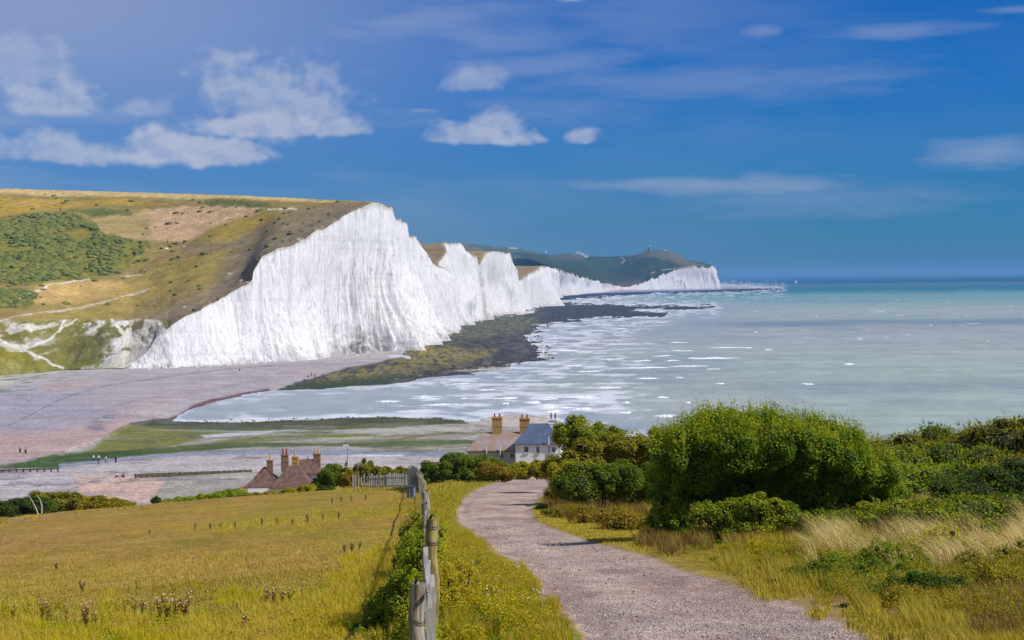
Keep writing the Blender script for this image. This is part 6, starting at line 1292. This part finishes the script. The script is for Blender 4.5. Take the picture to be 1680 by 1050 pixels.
herbs('dark_herbs', [([(716, 900), (760, 890), (800, 940), (860, 1000), (840, 1060), (720, 1060)], 14000, .2), ([(1090, 905), (1240, 890), (1330, 900), (1240, 930)], 5000, .2), ([(1260, 935), (1420, 905), (1600, 915), (1600, 990), (1400, 990)], 34000, .42)], .028, 'midgreen', 'patches of darker green herbs low in the verges', 'herbs', 13)
white_m = mat_plain('white_petals', (222, 214, 206), .8, .08, 30, .2); mauve_m = mat_plain('mauve_petals', (140, 108, 150), .8, .12, 30, .2); yellow_m = mat_plain('yellow_petals', (206, 178, 44), .8, .1, 30, .2)
herbs('white_flowers', [([(716, 940), (830, 930), (900, 1000), (880, 1030), (716, 1000)], 260, .40), ([(1370, 890), (1480, 880), (1500, 970), (1380, 950)], 160, .5), ([(1500, 850), (1690, 850), (1690, 880), (1500, 880)], 90, .6), ([(620, 800), (670, 797), (672, 815), (620, 815)], 60, .35)], .030, None, 'scattered small white flower heads in the verges', 'flowers', 14, white_m, 1.4)
herbs('mauve_flowers', [([(1560, 950), (1690, 935), (1690, 1040), (1600, 1020), (1560, 980)], 900, .42), ([(730, 900), (800, 920), (800, 960), (730, 950)], 160, .35), ([(1460, 960), (1560, 970), (1560, 1010), (1480, 1000)], 130, .35)], .022, None, 'mauve flower heads among the weeds at the lower right', 'flowers', 15, mauve_m, .8)
herbs('field_weeds', [(FIELD, 9000, .10), ([(-30, 985), (600, 960), (640, 1060), (-30, 1060)], 12000, .22)], .026, 'brownish', 'sparse low brown weeds dotted through the field grass', 'weeds', 20)
herbs('field_clover', [([(-30, 995), (300, 990), (560, 950), (660, 980), (660, 1060), (-30, 1060)], 16000, .16)], .024, 'fresh', 'patches of low leafy green weeds in the front of the field', 'weeds', 21)
herbs('yellow_flowers', [([(1350, 880), (1690, 890), (1690, 960), (1400, 940)], 220, .5), ([(720, 960), (860, 1000), (860, 1040), (720, 1040)], 110, .3), ([(1450, 770), (1600, 780), (1600, 840), (1450, 830)], 120, .9)], .024, None, 'tiny yellow flowers dotted through the rough grass', 'flowers', 16, yellow_m, .8)

# loose stones on the track
def pebbles():
    rng = np.random.default_rng(9); px, py = sample([(752, 862), (880, 858), (1010, 895), (1240, 966), (1470, 1060), (950, 1060), (840, 925)], 15000, rng); px2, py2 = sample([(900, 985), (1240, 966), (1470, 1060), (950, 1060)], 16000, rng); px = np.r_[px, px2]; py = np.r_[py, py2]
    x, y, z, ok = ground(px, py); x, y, z = x[ok], y[ok], z[ok]; n = len(x); r = rng.lognormal(-5.1, .42, n) * np.clip(y / 22, 1, 2); oc = np.array([(1, 0, 0), (-1, 0, 0), (0, 1, 0), (0, -1, 0), (0, 0, 1), (0, 0, -1)], float); a = rng.uniform(0, 6.28, n)
    v = oc[None] * rng.uniform(.6, 1.2, (n, 6, 1)) * r[:, None, None] * np.array([1.2, .9, .6]); co, si = np.cos(a)[:, None], np.sin(a)[:, None]; v = np.stack([v[..., 0] * co - v[..., 1] * si, v[..., 0] * si + v[..., 1] * co, v[..., 2]], -1) + np.stack([x, y, z - .035 + r * .35], 1)[:, None]
    T = np.array([(0, 2, 4), (2, 1, 4), (1, 3, 4), (3, 0, 4), (2, 0, 5), (1, 2, 5), (3, 1, 5), (0, 3, 5)]); f = (np.arange(n)[:, None, None] * 6 + T[None]).reshape(-1, 3)
    m = mat_leaf('flint_stones', [(96, 80, 76), (150, 134, 128), (182, 170, 164), (214, 206, 200)], 0, .1, .9); o = mk('loose_gravel', v.reshape(-1, 3), f, m, kind='stuff'); tag(o, 'loose pale flint gravel scattered over the track', 'gravel')
pebbles()

# thistles in the field: built once in three sizes of head, then copied
thistle_leaf = mat_leaf('thistle_leaf', [(128, 130, 20), (164, 152, 36), (136, 108, 52)], .3, .3); thistle_head = mat_plain('thistle_down', (214, 180, 170), .9, .25, 20, .1); thistle_brown = mat_leaf('dead_thistle', [(108, 82, 52), (142, 112, 72), (124, 110, 50)], .2, .3)
thistle_stem = mat_plain('thistle_stem', (132, 118, 60), .9, .2, 9, .1)
def make_thistle(seed, heads, mat, bushy):
    rng = np.random.default_rng(seed); root = empty('thistle', (0, 0, 0)); mb = MB(); ends = []; L = []
    for k in range(heads):
        a = rng.uniform(0, 6.28); s_ = (.06 + .26 * bushy) * rng.uniform(.3, 1); h = rng.uniform(.62, 1.0) if k else 1.0; e = Vector((math.cos(a) * s_, math.sin(a) * s_, h)); b = Vector((rng.uniform(-.05, .05) * bushy, rng.uniform(-.05, .05) * bushy, 0)); m1 = b.lerp(e, .5) + Vector((-e.x * .25, -e.y * .25, 0)); mb.tube([b, m1, e], [.014, .010, .006], 5, False); ends.append(e)
        for j in range(24):
            t = rng.uniform(.05, .92); c = b.lerp(m1, t * 2) if t < .5 else m1.lerp(e, t * 2 - 1); L.append((c.x + rng.normal(0, .03), c.y + rng.normal(0, .03), c.z))
    o = mb.build('stem', thistle_stem, root); p = np.array(L); nn = rng.normal(size=p.shape) * .8 + np.array([0, 0, .4]); nn /= np.linalg.norm(nn, axis=1)[:, None]; v, f = leaf_mesh(p, nn, np.full(len(p), .12), rng, 2.6); mk('leaves', v, f, mat, root)
    for e in ends[:6]:
        bm = bmesh.new(); bmesh.ops.create_icosphere(bm, subdivisions=1, radius=.030, matrix=Matrix.Translation(e) @ Matrix.Diagonal((1.15, 1.15, .9, 1)))
        for q in bm.verts: q.co += Vector(rng.normal(0, .004, 3))
        me = bpy.data.meshes.new('flower_head'); bm.to_mesh(me); bm.free(); me.materials.append(thistle_head); h_ = bpy.data.objects.new('flower_head', me); COL.objects.link(h_); h_.parent = root
    return root
TH = [make_thistle(1, 2, thistle_leaf, .4), make_thistle(2, 5, thistle_leaf, 1.0), make_thistle(3, 6, thistle_brown, 1.4), make_thistle(4, 1, thistle_brown, .2)]
used_t = [False] * 4
# px, py of the foot, height in px, kind, label
TP = [(8, 1018, 30, 0, 'single thistle at the extreme lower left'), (22, 1028, 34, 1, 'thistle with several heads second from the lower left corner'), (43, 1025, 36, 0, 'slim thistle third from the lower left corner'), (70, 1026, 38, 1, 'pair stemmed thistle left of the dark dead stalk'), (82, 1024, 32, 1, 'leafy thistle close beside the pair stemmed one'), (108, 1024, 30, 0, 'slim thistle just left of the dark dead stalk'), (140, 1034, 46, 2, 'dark dead thistle stalk taller than its neighbours at the lower left'),
      (160, 1033, 34, 1, 'greenish thistle right of the dark dead stalk'), (193, 1014, 28, 0, 'small thistle left of the tall twin clump'), (205, 1014, 40, 0, 'slim tall thistle with a pale head left of the twin clump'), (222, 1010, 34, 1, 'leafy thistle with three pale heads'), (234, 1008, 26, 2, 'brown thistle beside the leafy three headed one'), (262, 1022, 52, 1, 'left half of the tallest green thistle clump'), (275, 1024, 56, 1, 'middle of the tallest green thistle clump'), (290, 1012, 42, 2, 'brown part of the tallest thistle clump'),
      (303, 1014, 50, 2, 'right tall brown thistle of the tallest clump'), (344, 1004, 24, 3, 'lone brown stalk right of the tallest clump'), (400, 1030, 34, 2, 'dark bushy thistle in the greener grass'), (388, 1000, 22, 3, 'short brown stalk left of the dark bushy thistle'), (437, 988, 34, 2, 'left of the broad brown thistle group'), (450, 990, 36, 2, 'middle of the broad brown thistle group'), (463, 988, 32, 2, 'right of the broad brown thistle group'), (475, 984, 28, 1, 'paler thistle at the right end of the broad brown group'),
      (495, 982, 34, 3, 'tall single stalk with a pale head right of the broad group'), (504, 985, 14, 1, 'low thistle with pale heads at the foot of the single stalk'), (527, 996, 16, 3, 'short dead stump of a thistle near the green grass'), (446, 1020, 20, 3, 'thin dead stalk in the green grass'), (135, 974, 22, 2, 'small brown thistle alone in the mid field at left'), (225, 972, 20, 0, 'small green thistle alone in the mid field'), (92, 936, 14, 2, 'dark little thistle alone far out at the left of the field'), (245, 878, 8, 2, 'tiny dark thistle in the far field'),
      (317, 923, 10, 3, 'tiny stalk in the middle of the field'), (417, 917, 10, 0, 'tiny green tuft of thistle in the mid field'), (565, 905, 16, 2, 'brown thistle left in the row below the bramble'), (578, 905, 18, 2, 'brown thistle in the middle of the row near the bramble'), (590, 902, 16, 1, 'green thistle at the right of the row near the bramble'), (320, 870, 14, 1, 'left thistle of the distant row across the field'), (345, 870, 12, 2, 'second thistle of the distant row'), (362, 869, 12, 1, 'third thistle of the distant row'), (385, 866, 12, 2, 'fourth thistle of the distant row'), (430, 866, 16, 2, 'fifth thistle of the distant row'), (455, 862, 16, 1, 'sixth thistle of the distant row'), (480, 866, 14, 2, 'seventh thistle of the distant row'),
      (505, 860, 18, 2, 'eighth and tallest thistle of the distant row'), (530, 856, 18, 1, 'ninth thistle of the distant row'), (556, 853, 16, 2, 'tenth thistle of the distant row'), (545, 828, 12, 2, 'left thistle of the small group near the grey box'), (560, 826, 12, 2, 'middle thistle of the small group near the grey box'), (577, 826, 12, 1, 'right thistle of the small group near the grey box'), (600, 824, 12, 2, 'thistle closest to the bright patch by the grey box'), (478, 1008, 18, 1, 'low leafy thistle under the broad brown group'), (250, 1014, 30, 0, 'slim green thistle at the left side of the tallest clump'), (178, 1008, 24, 0, 'slim thistle between the dark stalk and the tall clump'), (60, 1010, 20, 3, 'thin stalk behind the lower left thistles')]
for (px, py, hp, kd, lab) in TP:
    x, y, z, _ = ground(px, py); x, y, z = float(x[0]), float(y[0]), float(z[0]); s_ = hp / F * y
    r = TH[kd] if not used_t[kd] else copy_tree(TH[kd]); used_t[kd] = True; r.location = (x, y, z - .01); r.rotation_euler = (0, 0, px * 1.7); k = min(1.0, max(s_, .25)); r.scale = (max(s_, .3) * 1.1,) * 2 + (s_,); tag(r, lab, 'thistle', 'thistles standing in the field')

# ------------------------------------------------------------------ sea air
def make_haze():
    x0, x1, y0, y1, z0, z1 = -120000, 120000, -3000, 56000, -18.0, 150.0
    m = bpy.data.materials.new('sea_haze'); m.use_nodes = True; N = NT(m.node_tree); N.n.clear(); out = N.node('ShaderNodeOutputMaterial'); pv = N.node('ShaderNodeVolumePrincipled')
    pv.inputs['Color'].default_value = HAZE_COL; pv.inputs['Density'].default_value = HAZE_D; pv.inputs['Anisotropy'].default_value = 0.0
    N.l.new(pv.outputs[0], out.inputs['Volume'])
    o = MB().box(((x0 + x1) / 2, (y0 + y1) / 2, (z0 + z1) / 2), (x1 - x0, y1 - y0, z1 - z0)).build('haze', m); o['kind'] = 'stuff'; o['label'] = 'thin blue sea air softening the far headland'; o['category'] = 'haze'
HAZE_D = 6e-5
HAZE_COL = (0.22, 0.52, 0.92, 1)
make_haze()
